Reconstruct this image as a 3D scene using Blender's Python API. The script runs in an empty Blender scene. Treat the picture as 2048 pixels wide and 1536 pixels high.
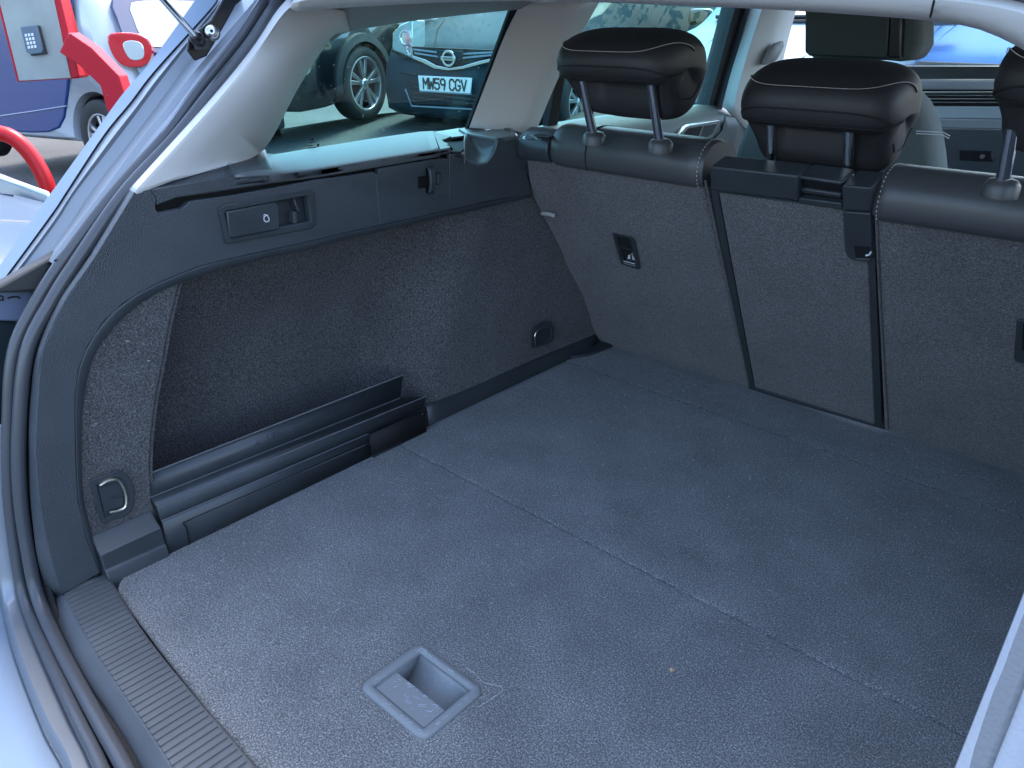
import bpy, bmesh, math, random
from mathutils import Vector as V, Matrix
random.seed(7)
SC = bpy.context.scene
COL = SC.collection
# ------------------------------------------------------------------ camera (world: x across, y forward, z up, load floor z=0)
F = 1526.6
RM = Matrix(((0.74253556, -0.28766319, 0.60488911), (0.66980135, 0.31530425, -0.67227181), (0.00266374, 0.90434126, 0.42680181)))
CAM = V((0, 0, 0.7))
cd = bpy.data.cameras.new('camera'); cam = bpy.data.objects.new('camera', cd); COL.objects.link(cam)
cam.matrix_world = Matrix.Translation(CAM) @ RM.to_4x4()
cd.sensor_width = 36; cd.lens = F / 2048 * 36; cd.clip_start = 0.02; cd.clip_end = 500
SC.camera = cam
# ------------------------------------------------------------------ sky, sun, exposure
SUN_EL, SUN_AZ = 60, 350      # azimuth measured clockwise from +y
w = bpy.data.worlds.new('World'); SC.world = w; w.use_nodes = True
wn = w.node_tree.nodes; bg = wn['Background']; sky = wn.new('ShaderNodeTexSky')
sky.sky_type = 'NISHITA'; sky.sun_disc = False; sky.sun_elevation = math.radians(SUN_EL); sky.sun_rotation = math.radians(SUN_AZ)
sky.air_density = 1.0; sky.dust_density = 2.5; sky.ozone_density = 1.8
w.node_tree.links.new(sky.outputs[0], bg.inputs[0]); bg.inputs[1].default_value = 0.15
sd = bpy.data.lights.new('sun', 'SUN'); sd.energy = 0.9; sd.angle = math.radians(25); sd.color = (1, 0.96, 0.9)
so = bpy.data.objects.new('sun', sd); COL.objects.link(so)
a, e = math.radians(SUN_AZ), math.radians(SUN_EL)
sdir = V((math.sin(a) * math.cos(e), math.cos(a) * math.cos(e), math.sin(e)))
so.rotation_euler = sdir.to_track_quat('Z', 'Y').to_euler(); so.location = (0, 0, 20)
SC.view_settings.view_transform = 'Standard'; SC.view_settings.look = 'None'
SC.view_settings.exposure = 2.55; SC.view_settings.gamma = 1; SC.view_settings.use_curve_mapping = False
SC.cycles.use_denoising = True; SC.cycles.max_bounces = 10; SC.cycles.diffuse_bounces = 5; SC.cycles.transparent_max_bounces = 16
SC.cycles.sample_clamp_indirect = 8
# ------------------------------------------------------------------ measuring helpers: a sight line meets a real plane of the place
def ray(px, py): return RM @ V((px - 1024, -(py - 768), -F))
def PX(px, py, x): d = ray(px, py); return CAM + d * (x / d.x)
def PY(px, py, y): d = ray(px, py); return CAM + d * (y / d.y)
def PZ(px, py, z=0.0): d = ray(px, py); return CAM + d * ((z - CAM.z) / d.z)
def PD(px, py, dep): return CAM + ray(px, py) * (dep / F)
SN = V((0, -1, -0.66)).normalized()          # seat back normal (towards the boot)
def PS(px, py, off=0.0):
    d = ray(px, py); p0 = V((0, 1.425, 0)) + SN * off
    return CAM + d * ((p0 - CAM).dot(SN) / d.dot(SN))
XC = -0.4975
def mir(p): p = V(p); return V((2 * XC - p.x, p.y, p.z))
# ------------------------------------------------------------------ mesh helpers
OFF = {}
def cr(pts, n, closed=False):
    pts = [V(p) for p in pts]; L = len(pts)
    if L == 2: return [pts[0].lerp(pts[1], i / (n - 1)) for i in range(n)]
    seg = L if closed else L - 1
    def gp(i):
        if closed: return pts[i % L]
        if i < 0: return pts[0] * 2 - pts[1]
        if i >= L: return pts[-1] * 2 - pts[-2]
        return pts[i]
    def ev(i, t):
        a, b, c, d = gp(i - 1), gp(i), gp(i + 1), gp(i + 2)
        return 0.5 * ((2 * b) + (c - a) * t + (2 * a - 5 * b + 4 * c - d) * t * t + (3 * b - a - 3 * c + d) * t ** 3)
    fine = []; K = 12
    for i in range(seg):
        for k in range(K): fine.append(ev(i, k / K))
    fine.append(gp(seg) if closed else pts[-1])
    acc = [0]
    for i in range(1, len(fine)): acc.append(acc[-1] + (fine[i] - fine[i - 1]).length)
    out = []; j = 0; m = n + 1 if closed else n
    for i in range(m):
        s = acc[-1] * i / (m - 1)
        while j < len(acc) - 2 and acc[j + 1] < s: j += 1
        t = (s - acc[j]) / max(1e-9, acc[j + 1] - acc[j]); out.append(fine[j].lerp(fine[j + 1], min(1, max(0, t))))
    return out[:-1] if closed else out
class MB:
    def __init__(s): s.v = []; s.f = []; s.m = []; s.mi = 0
    def add(s, vs, fs):
        o = len(s.v); s.v += [V(p) for p in vs]; s.f += [tuple(i + o for i in f) for f in fs]; s.m += [s.mi] * len(fs); return s
    def box(s, c, sz, R=None, taper=1.0):
        c = V(c); vs = []
        for z in (-1, 1):
            for x, y in ((-1, -1), (1, -1), (1, 1), (-1, 1)):
                k = taper if z > 0 else 1
                p = V((x * sz[0] / 2 * k, y * sz[1] / 2 * k, z * sz[2] / 2)); vs.append(c + (R @ p if R else p))
        return s.add(vs, [(3, 2, 1, 0), (4, 5, 6, 7), (0, 1, 5, 4), (1, 2, 6, 5), (2, 3, 7, 6), (3, 0, 4, 7)])
    def prism(s, poly, vec):
        poly = [V(p) for p in poly]; n = len(poly); vec = V(vec)
        return s.add(poly + [p + vec for p in poly], [tuple(range(n)), tuple(range(2 * n - 1, n - 1, -1))] + [(i, i + n, (i + 1) % n + n, (i + 1) % n) for i in range(n)])
    def loft(s, rails, closed=False, loop=False):
        n = len(rails[0]); k = len(rails); vs = [p for r in rails for p in r]; fs = []
        for i in range(k if loop else k - 1):
            i2 = (i + 1) % k
            for j in range(n if closed else n - 1):
                j2 = (j + 1) % n; fs.append((i * n + j, i * n + j2, i2 * n + j2, i2 * n + j))
        return s.add(vs, fs)
    def tube(s, pts, r, seg=8, closed=False, cap=True):
        pts = [V(p) for p in pts]; n = len(pts); rings = []; up = V((0, 0, 1)); pn = None
        for i in range(n):
            t = (pts[(i + 1) % n] - pts[i - 1]) if closed else (pts[min(n - 1, i + 1)] - pts[max(0, i - 1)])
            t.normalize()
            if pn is None: pn = t.orthogonal().normalized()
            pn = (pn - t * pn.dot(t)).normalized(); b = t.cross(pn); rr = r[i] if isinstance(r, (list, tuple)) else r
            rings.append([pts[i] + (pn * math.cos(2 * math.pi * k / seg) + b * math.sin(2 * math.pi * k / seg)) * rr for k in range(seg)])
        s.loft(rings, closed=True, loop=closed)
        if cap and not closed:
            o = len(s.v) - n * seg
            s.f += [tuple(o + k for k in range(seg)), tuple(o + (n - 1) * seg + k for k in reversed(range(seg)))]; s.m += [s.mi] * 2
        return s
    def lathe(s, prof, c, axis, seg=24, cap=True):
        c = V(c); ax = V(axis).normalized(); u = ax.orthogonal().normalized(); w_ = ax.cross(u)
        rings = [[c + ax * h + (u * math.cos(2 * math.pi * k / seg) + w_ * math.sin(2 * math.pi * k / seg)) * r for k in range(seg)] for r, h in prof]
        s.loft(rings, closed=True); o = len(s.v) - len(prof) * seg
        if not cap: return s
        s.f += [tuple(o + k for k in range(seg)), tuple(o + (len(prof) - 1) * seg + k for k in reversed(range(seg)))]; s.m += [s.mi] * 2
        return s
    def build(s, name, mat, parent=None, bevel=0, smooth=True, solid=0, sub=0, label=None, bseg=2, ang=40, kind=None, norm=True):
        me = bpy.data.meshes.new(name); off = OFF.get(parent.name, V((0, 0, 0))) if parent else V((0, 0, 0))
        me.from_pydata([tuple(p - off) for p in s.v], [], s.f)
        mats = mat if isinstance(mat, (list, tuple)) else [mat]
        for m in mats: me.materials.append(m)
        for p, mi in zip(me.polygons, s.m): p.material_index = mi; p.use_smooth = smooth
        if norm:
            bm = bmesh.new(); bm.from_mesh(me); bmesh.ops.remove_doubles(bm, verts=bm.verts, dist=1e-5); bmesh.ops.recalc_face_normals(bm, faces=bm.faces); bm.to_mesh(me); bm.free()
        me.update()
        o = bpy.data.objects.new(name, me); COL.objects.link(o)
        if parent: o.parent = parent; OFF[o.name] = off
        if solid: md = o.modifiers.new('s', 'SOLIDIFY'); md.thickness = solid; md.offset = -1
        if bevel: md = o.modifiers.new('b', 'BEVEL'); md.width = bevel; md.segments = bseg; md.limit_method = 'ANGLE'; md.angle_limit = math.radians(ang)
        if sub: md = o.modifiers.new('u', 'SUBSURF'); md.levels = sub; md.render_levels = sub
        if smooth:
            try: me.set_sharp_from_angle(angle=math.radians(ang))
            except Exception: pass
        if label: o['label'] = label
        if kind: o['kind'] = kind
        return o
def thing(name, loc, label, cat, rz=0.0, group=None, local=False):
    o = bpy.data.objects.new(name, None); COL.objects.link(o); o.location = loc; o.rotation_euler = (0, 0, rz); o.empty_display_size = 0.1
    o['label'] = label; o['category'] = cat
    if group: o['group'] = group
    OFF[o.name] = V((0, 0, 0)) if local else V(loc)
    return o
def cut(o, cutter):
    c = cutter.build('cutter', m_void, None, smooth=False); bpy.context.view_layer.update(); c.matrix_world = o.matrix_world @ Matrix.Translation(-OFF.get(o.name, V((0, 0, 0)))); bpy.context.view_layer.update()
    md = o.modifiers.new('x', 'BOOLEAN'); md.object = c; md.operation = 'DIFFERENCE'; md.solver = 'EXACT'
    if len(o.modifiers) > 1: o.modifiers.move(len(o.modifiers) - 1, 0)
    keep = [(m.name, m.show_viewport) for m in o.modifiers]
    for m in o.modifiers:
        if m != md: m.show_viewport = False
    me = bpy.data.meshes.new_from_object(o.evaluated_get(bpy.context.evaluated_depsgraph_get()))
    for m in o.modifiers: m.show_viewport = True
    o.modifiers.remove(md); o.data = me; bpy.data.objects.remove(c)
def text_mesh(body, size, M, name, mat, parent, extrude=0.0004, align='CENTER', sx=1.0, fat=0.0):
    cu = bpy.data.curves.new('t', 'FONT'); cu.body = body; cu.size = size; cu.extrude = extrude; cu.offset = fat; cu.align_x = align; cu.align_y = 'CENTER'
    cu.resolution_u = 3; to = bpy.data.objects.new('t', cu); COL.objects.link(to)
    bpy.context.view_layer.update()
    me = bpy.data.meshes.new_from_object(to.evaluated_get(bpy.context.evaluated_depsgraph_get())); bpy.data.objects.remove(to)
    off = OFF.get(parent.name, V((0, 0, 0)))
    me.transform(Matrix.Translation(-off) @ M @ Matrix.Diagonal((sx, 1, 1, 1))); me.materials.clear(); me.materials.append(mat)
    o = bpy.data.objects.new(name, me); COL.objects.link(o); o.parent = parent; OFF[o.name] = off
    return o
def frame(o, xd, yd):
    xd = V(xd).normalized(); z = xd.cross(V(yd)).normalized(); y = z.cross(xd)
    return Matrix.Translation(o) @ Matrix((xd, y, z)).transposed().to_4x4()
# ------------------------------------------------------------------ materials
def mat(name, col, rough=0.5, metal=0.0, bump=None, spec=0.5, coat=0.0, sheen=0.0, vary=None, emis=None, speck=None, hsv=None):
    """bump=(scale, strength, distance, kind) ; vary=(scale, amount) large soft tone change ; speck=(scale, col2, lo, hi)"""
    m = bpy.data.materials.new(name); m.use_nodes = True; nt = m.node_tree; N = nt.nodes; L = nt.links; b = N['Principled BSDF']
    b.inputs['Base Color'].default_value = (*col, 1); b.inputs['Roughness'].default_value = rough; b.inputs['Metallic'].default_value = metal
    b.inputs['Specular IOR Level'].default_value = spec; b.inputs['Coat Weight'].default_value = coat; b.inputs['Coat Roughness'].default_value = 0.04
    if sheen: b.inputs['Sheen Weight'].default_value = sheen; b.inputs['Sheen Roughness'].default_value = 0.5
    tc = N.new('ShaderNodeTexCoord'); src = None
    if speck:
        lays = speck if isinstance(speck, list) else [speck]
        cur = None
        for (sc_, c2, lo, hi) in lays:
            n = N.new('ShaderNodeTexNoise'); n.inputs['Scale'].default_value = sc_; n.inputs['Detail'].default_value = 3; n.inputs['Roughness'].default_value = 0.7
            L.new(tc.outputs['Object'], n.inputs['Vector'])
            r = N.new('ShaderNodeMapRange'); r.inputs[1].default_value = lo; r.inputs[2].default_value = hi; L.new(n.outputs[0], r.inputs[0])
            mx = N.new('ShaderNodeMix'); mx.data_type = 'RGBA'; L.new(r.outputs[0], mx.inputs[0])
            if cur: L.new(cur, mx.inputs[6])
            else: mx.inputs[6].default_value = (*col, 1)
            mx.inputs[7].default_value = (*c2, 1); cur = mx.outputs[2]
        src = cur
    if vary:
        n = N.new('ShaderNodeTexNoise'); n.inputs['Scale'].default_value = vary[0]; n.inputs['Detail'].default_value = 4; L.new(tc.outputs['Object'], n.inputs['Vector'])
        r = N.new('ShaderNodeMapRange'); r.inputs[1].default_value = 0.3; r.inputs[2].default_value = 0.7; r.inputs[3].default_value = 1 - vary[1]; r.inputs[4].default_value = 1 + vary[1]; L.new(n.outputs[0], r.inputs[0])
        mx = N.new('ShaderNodeVectorMath'); mx.operation = 'SCALE'
        if src: L.new(src, mx.inputs[0])
        else: mx.inputs[0].default_value = col
        L.new(r.outputs[0], mx.inputs['Scale']); src = mx.outputs[0]
        if len(vary) > 2:
            r2 = N.new('ShaderNodeMapRange'); r2.inputs[1].default_value = 0.3; r2.inputs[2].default_value = 0.7; r2.inputs[3].default_value = rough - vary[2]; r2.inputs[4].default_value = rough + vary[2]
            L.new(n.outputs[0], r2.inputs[0]); L.new(r2.outputs[0], b.inputs['Roughness'])
    if src: L.new(src, b.inputs['Base Color'])
    if bump:
        if bump[3] == 'vor': n = N.new('ShaderNodeTexVoronoi'); n.feature = 'SMOOTH_F1' ; out = n.outputs['Distance']
        else: n = N.new('ShaderNodeTexNoise'); n.inputs['Detail'].default_value = 4; n.inputs['Roughness'].default_value = 0.6; out = n.outputs[0]
        n.inputs['Scale'].default_value = bump[0]; L.new(tc.outputs['Object'], n.inputs['Vector'])
        bp = N.new('ShaderNodeBump'); bp.inputs['Strength'].default_value = bump[1]; bp.inputs['Distance'].default_value = bump[2]
        L.new(out, bp.inputs['Height']); L.new(bp.outputs[0], b.inputs['Normal'])
    if emis: b.inputs['Emission Color'].default_value = (*emis[0], 1); b.inputs['Emission Strength'].default_value = emis[1]
    return m
def glass(name, tint, refl=0.06, rough=0.0, spots=False):
    m = bpy.data.materials.new(name); m.use_nodes = True; nt = m.node_tree; N = nt.nodes; L = nt.links; N.remove(N['Principled BSDF'])
    t = N.new('ShaderNodeBsdfTransparent'); t.inputs[0].default_value = (*tint, 1); g = N.new('ShaderNodeBsdfGlossy'); g.inputs['Roughness'].default_value = rough
    fr = N.new('ShaderNodeFresnel'); ge = N.new('ShaderNodeNewGeometry'); mr = N.new('ShaderNodeMapRange'); mr.inputs[3].default_value = 1.35; mr.inputs[4].default_value = 1 / 1.35; L.new(ge.outputs['Backfacing'], mr.inputs[0]); L.new(mr.outputs[0], fr.inputs[0]); mx = N.new('ShaderNodeMixShader'); L.new(fr.outputs[0], mx.inputs[0]); L.new(t.outputs[0], mx.inputs[1]); L.new(g.outputs[0], mx.inputs[2])
    out = mx.outputs[0]
    if spots:
        tc = N.new('ShaderNodeTexCoord'); n = N.new('ShaderNodeTexVoronoi'); n.inputs['Scale'].default_value = 55; n.inputs['Randomness'].default_value = 1; L.new(tc.outputs['Object'], n.inputs['Vector'])
        r = N.new('ShaderNodeMapRange'); r.inputs[1].default_value = 0.10; r.inputs[2].default_value = 0.07; L.new(n.outputs['Distance'], r.inputs[0])
        n2 = N.new('ShaderNodeTexNoise'); n2.inputs['Scale'].default_value = 9; L.new(tc.outputs['Object'], n2.inputs['Vector'])
        r2 = N.new('ShaderNodeMapRange'); r2.inputs[1].default_value = 0.45; r2.inputs[2].default_value = 0.6; r2.inputs[4].default_value = 0.6; L.new(n2.outputs[0], r2.inputs[0])
        mu = N.new('ShaderNodeMath'); mu.operation = 'MULTIPLY'; L.new(r.outputs[0], mu.inputs[0]); L.new(r2.outputs[0], mu.inputs[1])
        df = N.new('ShaderNodeBsdfDiffuse'); df.inputs[0].default_value = (0.55, 0.7, 0.68, 1); m2 = N.new('ShaderNodeMixShader'); L.new(mu.outputs[0], m2.inputs[0]); L.new(out, m2.inputs[1]); L.new(df.outputs[0], m2.inputs[2]); out = m2.outputs[0]
    L.new(out, N['Material Output'].inputs[0]); return m
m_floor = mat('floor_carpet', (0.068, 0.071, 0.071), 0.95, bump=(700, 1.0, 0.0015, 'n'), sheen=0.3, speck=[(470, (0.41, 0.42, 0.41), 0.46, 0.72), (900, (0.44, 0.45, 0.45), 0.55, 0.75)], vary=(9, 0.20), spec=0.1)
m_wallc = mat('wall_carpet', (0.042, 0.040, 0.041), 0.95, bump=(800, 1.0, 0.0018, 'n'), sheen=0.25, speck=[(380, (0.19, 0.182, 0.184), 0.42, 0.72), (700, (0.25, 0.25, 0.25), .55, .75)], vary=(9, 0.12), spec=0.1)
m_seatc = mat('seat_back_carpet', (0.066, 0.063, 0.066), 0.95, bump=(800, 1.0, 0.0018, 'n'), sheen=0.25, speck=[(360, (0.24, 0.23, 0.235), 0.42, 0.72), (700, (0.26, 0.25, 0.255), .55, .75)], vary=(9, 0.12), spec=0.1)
m_trim = mat('grained_dark_plastic', (0.052, 0.060, 0.068), 0.40, bump=(760, 0.7, 0.0013, 'vor'), vary=(12, 0.10, 0.06))
m_trim2 = mat('smooth_dark_plastic', (0.040, 0.046, 0.052), 0.38, bump=(900, 0.15, 0.0005, 'n'), vary=(20, 0.1, 0.08))
m_black = mat('black_plastic', (0.012, 0.012, 0.014), 0.3, bump=(900, 0.1, 0.0004, 'n'))
m_void = mat('dark_recess', (0.006, 0.006, 0.007), 0.8)
m_light = mat('light_grey_trim', (0.60, 0.59, 0.57), 0.6, bump=(700, 0.25, 0.0006, 'n'))
m_headl = mat('headliner_cloth', (0.42, 0.42, 0.42), 0.9, bump=(900, 0.4, 0.0006, 'n'))
m_leather = mat('black_leatherette', (0.024, 0.023, 0.025), 0.52, bump=(650, 0.25, 0.0008, 'vor'))
m_roll = mat('grey_leatherette', (0.060, 0.061, 0.063), 0.38, bump=(650, 0.25, 0.0008, 'vor'))
m_thread = mat('pale_thread', (0.55, 0.52, 0.48), 0.7)
m_chrome = mat('chrome', (0.75, 0.76, 0.78), 0.12, 1.0)
m_satin = mat('satin_metal', (0.55, 0.55, 0.55), 0.3, 1.0)
m_rubber = mat('seal_rubber', (0.055, 0.06, 0.068), 0.30, bump=(500, 0.1, 0.0005, 'n'))
m_paint = mat('silver_blue_paint', (0.20, 0.265, 0.35), 0.42, 0.0, coat=0.1, spec=0.3, bump=(1500, 0.08, 0.0003, 'n'))
m_paint_in = mat('unpolished_silver_paint', (0.22, 0.245, 0.275), 0.42, 0.4, coat=0.3, bump=(300, 0.06, 0.0006, 'n'))
m_handle = mat('grey_floor_handle_plastic', (0.165, 0.185, 0.195), 0.45, bump=(380, 0.2, 0.0006, 'n'), speck=[(210, (0.28, 0.30, 0.32), 0.6, 0.78)])
m_sill = mat('blue_grey_sill_plastic', (0.070, 0.078, 0.086), 0.40, bump=(900, 0.35, 0.0008, 'vor'), vary=(15, 0.12, 0.06))
m_teal = glass('tinted_window_glass', (0.68, 0.955, 0.94), spots=True)
m_clear = glass('windscreen_glass', (0.86, 0.95, 0.97))
m_white = mat('white_print', (0.75, 0.76, 0.78), 0.6)
m_cloth = mat('grey_seat_cloth', (0.10, 0.12, 0.115), 0.85, bump=(800, 0.5, 0.0008, 'n'), speck=[(500, (0.14, 0.16, 0.155), 0.4, 0.7)])
m_plate_w = mat('pin_reflection_metal', (0.65, 0.65, 0.62), 0.3, 0.2)  # chrome pin, its bright window reflection put into a pale colour
m_lint = mat('pale_lint', (0.55, 0.58, 0.62), 0.9)
m_crumb = mat('tan_crumb', (0.45, 0.33, 0.2), 0.9)
# car_park materials
m_tar = mat('tarmac', (0.060, 0.060, 0.058), 0.9, bump=(60, 0.6, 0.01, 'n'), speck=[(90, (0.15, 0.148, 0.142), 0.4, 0.75)], vary=(0.8, 0.18), spec=0.2)
m_red = mat('red_gloss_paint', (0.44, 0.006, 0.018), 0.45, spec=0.3, speck=[(30, (0.40, 0.14, 0.15), 0.66, 0.74)])
m_red2 = mat('red_hoop_paint', (0.42, 0.005, 0.010), 0.35, spec=0.4)
m_steel = mat('brushed_box_steel', (0.30, 0.32, 0.30), 0.5, 0.3, bump=(30, 0.15, 0.002, 'n'), vary=(8, 0.1))
m_cwhite = mat('white_car_paint', (0.50, 0.55, 0.60), 0.25, coat=1.0)
m_cblue = mat('deep_blue_car_paint', (0.004, 0.046, 0.20), 0.22, 0.2, coat=1.0)
m_cblack = mat('black_car_paint', (0.010, 0.010, 0.012), 0.2, coat=1.0)
m_cdark = mat('dark_blue_black_car_paint', (0.016, 0.030, 0.040), 0.45, 0.0, coat=0.0, spec=0.12)
m_csilver = mat('silver_car_paint', (0.20, 0.24, 0.29), 0.4, 0.2, coat=0.2, spec=0.3)
m_cice = mat('ice_blue_car_paint', (0.20, 0.29, 0.34), 0.5, 0.0, coat=0.05, spec=0.2)
m_croyal = mat('bright_blue_car_paint', (0.006, 0.115, 0.34), 0.6, 0.0, spec=0.12)
m_tyre = mat('tyre_rubber', (0.02, 0.021, 0.022), 0.75, bump=(90, 0.4, 0.003, 'n'))
m_alloy = mat('alloy', (0.60, 0.62, 0.64), 0.28, 0.85)
m_dglass = mat('dark_car_glass', (0.02, 0.03, 0.035), 0.05, coat=0.6)
m_clad = mat('wheel_arch_cladding', (0.028, 0.030, 0.032), 0.6)
m_lens = mat('clear_lamp_lens', (0.70, 0.76, 0.74), 0.12, 0.5, coat=1.0)
m_rlens = mat('red_lamp_lens', (0.55, 0.01, 0.015), 0.12, coat=1.0)
m_plate = mat('number_plate_white', (0.72, 0.74, 0.72), 0.4)
m_ink = mat('black_plate_ink', (0.01, 0.01, 0.01), 0.5)
m_amber = mat('amber_lens', (0.75, 0.42, 0.08), 0.25, coat=0.6)
m_green = mat('leaf_green', (0.05, 0.12, 0.03), 0.7)

# ================================================================== GROUND
def gz(x, y):
    return -0.65 + 0.40 / (1 + math.exp(-(y - 4.9) * 4)) * (1 / (1 + math.exp(-(x + 4.6) * 3))) + 0.55 * math.exp(-((x + 5.8) ** 2 + (y - 5.6) ** 2) / (2 * 1.9 ** 2)) 
mb = MB(); n = 120; rows = []
def gs(i): t = i / n * 2 - 1; return (abs(t) ** 2.2) * (1 if t > 0 else -1) * 120
for i in range(n + 1): rows.append([V((gs(j) - 5, gs(i) + 5, gz(gs(j) - 5, gs(i) + 5))) for j in range(n + 1)])
g = mb.loft(rows).build('car_park_ground', m_tar, kind='structure'); 

# ================================================================== OUR ESTATE CAR
car = thing('estate_car', (XC, 1.2, -0.65), 'silver blue estate car seen through its open boot, dark side trim and light grey pillars', 'car')
# ---- body pillar and drainage channel left of the opening
S_ = [(400, -14), (352, 54), (300, 125), (252, 180), (220, 222), (110, 375), (87, 406), (0, 530), (-60, 612)]
C1 = [(436, -14), (425, 12), (310, 140), (260, 205), (207, 270), (132, 384), (105, 425), (14, 549), (-40, 620)]
C2 = [(462, -14), (438, 12), (330, 150), (278, 220), (225, 290), (152, 384), (112, 446), (35, 549), (8, 574)]
C3 = [(520, -14), (500, 12), (385, 147), (330, 220), (290, 268), (207, 380), (145, 460), (98, 522)]
C4 = [(560, -14), (525, 12), (460, 88), (390, 175), (317, 275), (230, 378), (165, 458), (108, 520)]
def rl(pts, x, n=40): return cr([PX(p[0], p[1], x) for p in pts], n)
shf = lambda r, d: [p + V(d) for p in r]
b = MB(); rS = rl(S_, -1.155); rC1 = rl(C1, -1.135); rC1b = rl([(p[0] + 3, p[1] + 2) for p in C1], -1.137)
b.loft([shf(rS, (-0.02, 0.25, 0)), rS, rl([(p[0] + 5, p[1] + 3) for p in S_], -1.15), rC1]); b.build('outer_pillar_panel', m_paint, car, ang=60)
b = MB(); rC2 = rl(C2, -1.115); rC3 = rl(C3, -1.055); rC4 = rl(C4, -1.035)
b.loft([shf(rC1b, (0.002, 0.03, -0.005)), rC1b, rl([((p[0]*2+q[0])/3, (p[1]*2+q[1])/3) for p, q in zip(C2, C1)], -1.112), rC2, [p + V((0.006, 0.012, -.006)) for p in rC2], rC3, shf(rC3, (0.004, 0.003, -.004)), rC4, shf(rC4, (0.0, 0.03, 0))])
b.build('drain_channel', m_paint_in, car, ang=35)
# ---- seals round the opening (left half from the photograph, right half mirrored)
def around(left, sill, nleft=60):
    pts = left + sill
    L = [V(p) for p in pts]; R = [mir(p) for p in reversed(L)]
    return L + R
in_left = [PX(*p, -1.02) for p in [(580, -18), (545, 22), (500, 90), (421, 188), (352, 275), (249, 388), (162, 512), (105, 601), (55, 703), (39, 850), (40, 984), (57, 1108)]]
in_sill = [PX(77, 1198, -1.0)] + [PZ(*p, -0.012) for p in [(120, 1297), (191, 1431), (241, 1520)]] + [V((-0.60, 0.133, -0.012)), V((-0.54, 0.128, -0.012))]
out_left = [PX(*p, -1.038) for p in [(556, -25), (520, 18), (478, 80), (398, 180), (329, 275), (228, 388), (133, 512), (75, 601), (28, 703), (17, 850), (18, 984), (32, 1108)]]
out_sill = [PX(50, 1198, -1.022)] + [PZ(*p, -0.018) for p in [(90, 1297), (152, 1431), (196, 1520)]] + [V((-0.61, 0.112, -0.018)), V((-0.54, 0.107, -0.018))]
top = [V((-0.80, 0.68, 0.765)), V((-0.65, 0.71, 0.775))]
def ring(l, s, t, r, name, dz=0):
    P = [V(p) for p in (list(reversed(t)) + l + s)]; P = P + [mir(p) for p in reversed(P)]
    return MB().tube(cr(P, 260, closed=True), r, 12, closed=True).build(name, m_rubber, car, ang=80)
ring(in_left, in_sill, [V((-0.88, 0.66, 0.752)), V((-0.70, 0.69, 0.762))], 0.0085, 'inner_seal')
ring(out_left, out_sill, [V((-0.90, 0.66, 0.765)), V((-0.70, 0.69, 0.776))], 0.0078, 'outer_seal')
# flange under the seals so nothing shows through between them
def flange(side):
    M_ = (lambda p: V(p)) if side == 'l' else mir
    a_ = cr([M_(p + V((-0.004, 0.012, -0.004))) for p in out_left + out_sill], 120); c_ = cr([M_(p + V((0.008, 0.014, -0.004))) for p in in_left + in_sill], 120)
    MB().loft([a_, c_]).build('seal_flange', m_void, car, solid=0.003)
flange('l'); flange('r')
# ---- light grey D-pillar trim : ridge, lit face, window edge
Rd = [(590, 6), (562, 33), (512, 105), (425, 212), (268, 384)]
Od = [(578, -6), (550, 26), (502, 99), (414, 206), (258, 379)]
def dpillar(mf, nm):
    ridge = cr([mf(PX(*p, -0.985 if i > 1 else -0.97)) for i, p in enumerate(Rd)], 30)
    outer = cr([mf(PX(*p, -1.012)) for p in Od], 30)
    rin = cr([mf(PX(p[0] + 7, p[1] + 4, -0.984)) for p in Rd], 30)
    bl = [(640, 30), (620, 80), (590, 150), (540, 230), (470, 305), (380, 350)]
    return ridge, outer, rin
ridge, outer, rin = dpillar(V, 'l')
# bottom-left of face follows the line (268,384)-(455,331)-(531,300); window edge (531,300)-(661,82)
mid = cr([PX(*p, x) for p, x in [((690, 24), -1.0), ((600, 90), -1.0), ((555, 160), -1.0), ((470, 250), -1.0), ((345, 362), -0.992)]], 30)
win = cr([PX(*p, x) for p, x in [((700, 62), -1.085), ((661, 80), -1.09), ((600, 170), -1.09), ((530, 296), -1.08), ((455, 331), -1.01)]], 30)
face = MB(); face.loft([shf(outer, (-.005, .015, 0)), outer, ridge, rin, mid, win, shf(win, (-0.03, 0.004, 0))])
face.build('rear_pillar_trim', m_light, car, solid=0.003, ang=50)
MB().loft([[mir(p) for p in r] for r in (outer, ridge, rin, mid, win)]).build('rear_pillar_trim', m_light, car, solid=0.003, ang=50)
# ---- upper side trim over the quarter window (cant rail)
lo = cr([PX(*p, -1.09) for p in [(661, 80), (695, 60), (806, 41), (920, 27), (1040, 15)]] , 20)
hi = cr([PX(*p, -1.0) for p in [(600, 18), (690, 8), (800, 2), (920, -4), (1080, -10)]], 20)
hi2 = [p + V((0.03, 0, 0.05)) for p in hi]
u = MB().loft([hi2, hi, lo, shf(lo, (-0.03, 0, 0.002))]); 
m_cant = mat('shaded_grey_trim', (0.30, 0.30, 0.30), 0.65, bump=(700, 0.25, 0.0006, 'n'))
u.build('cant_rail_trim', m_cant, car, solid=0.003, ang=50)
jp = [PX(688, 30, -1.02), PX(686, 42, -1.05), PX(691, 60, -1.088)]
MB().tube(cr([p + V((.002, -.001, 0)) for p in jp], 8), 0.0012, 6).build('trim_joint', m_void, car)
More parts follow.
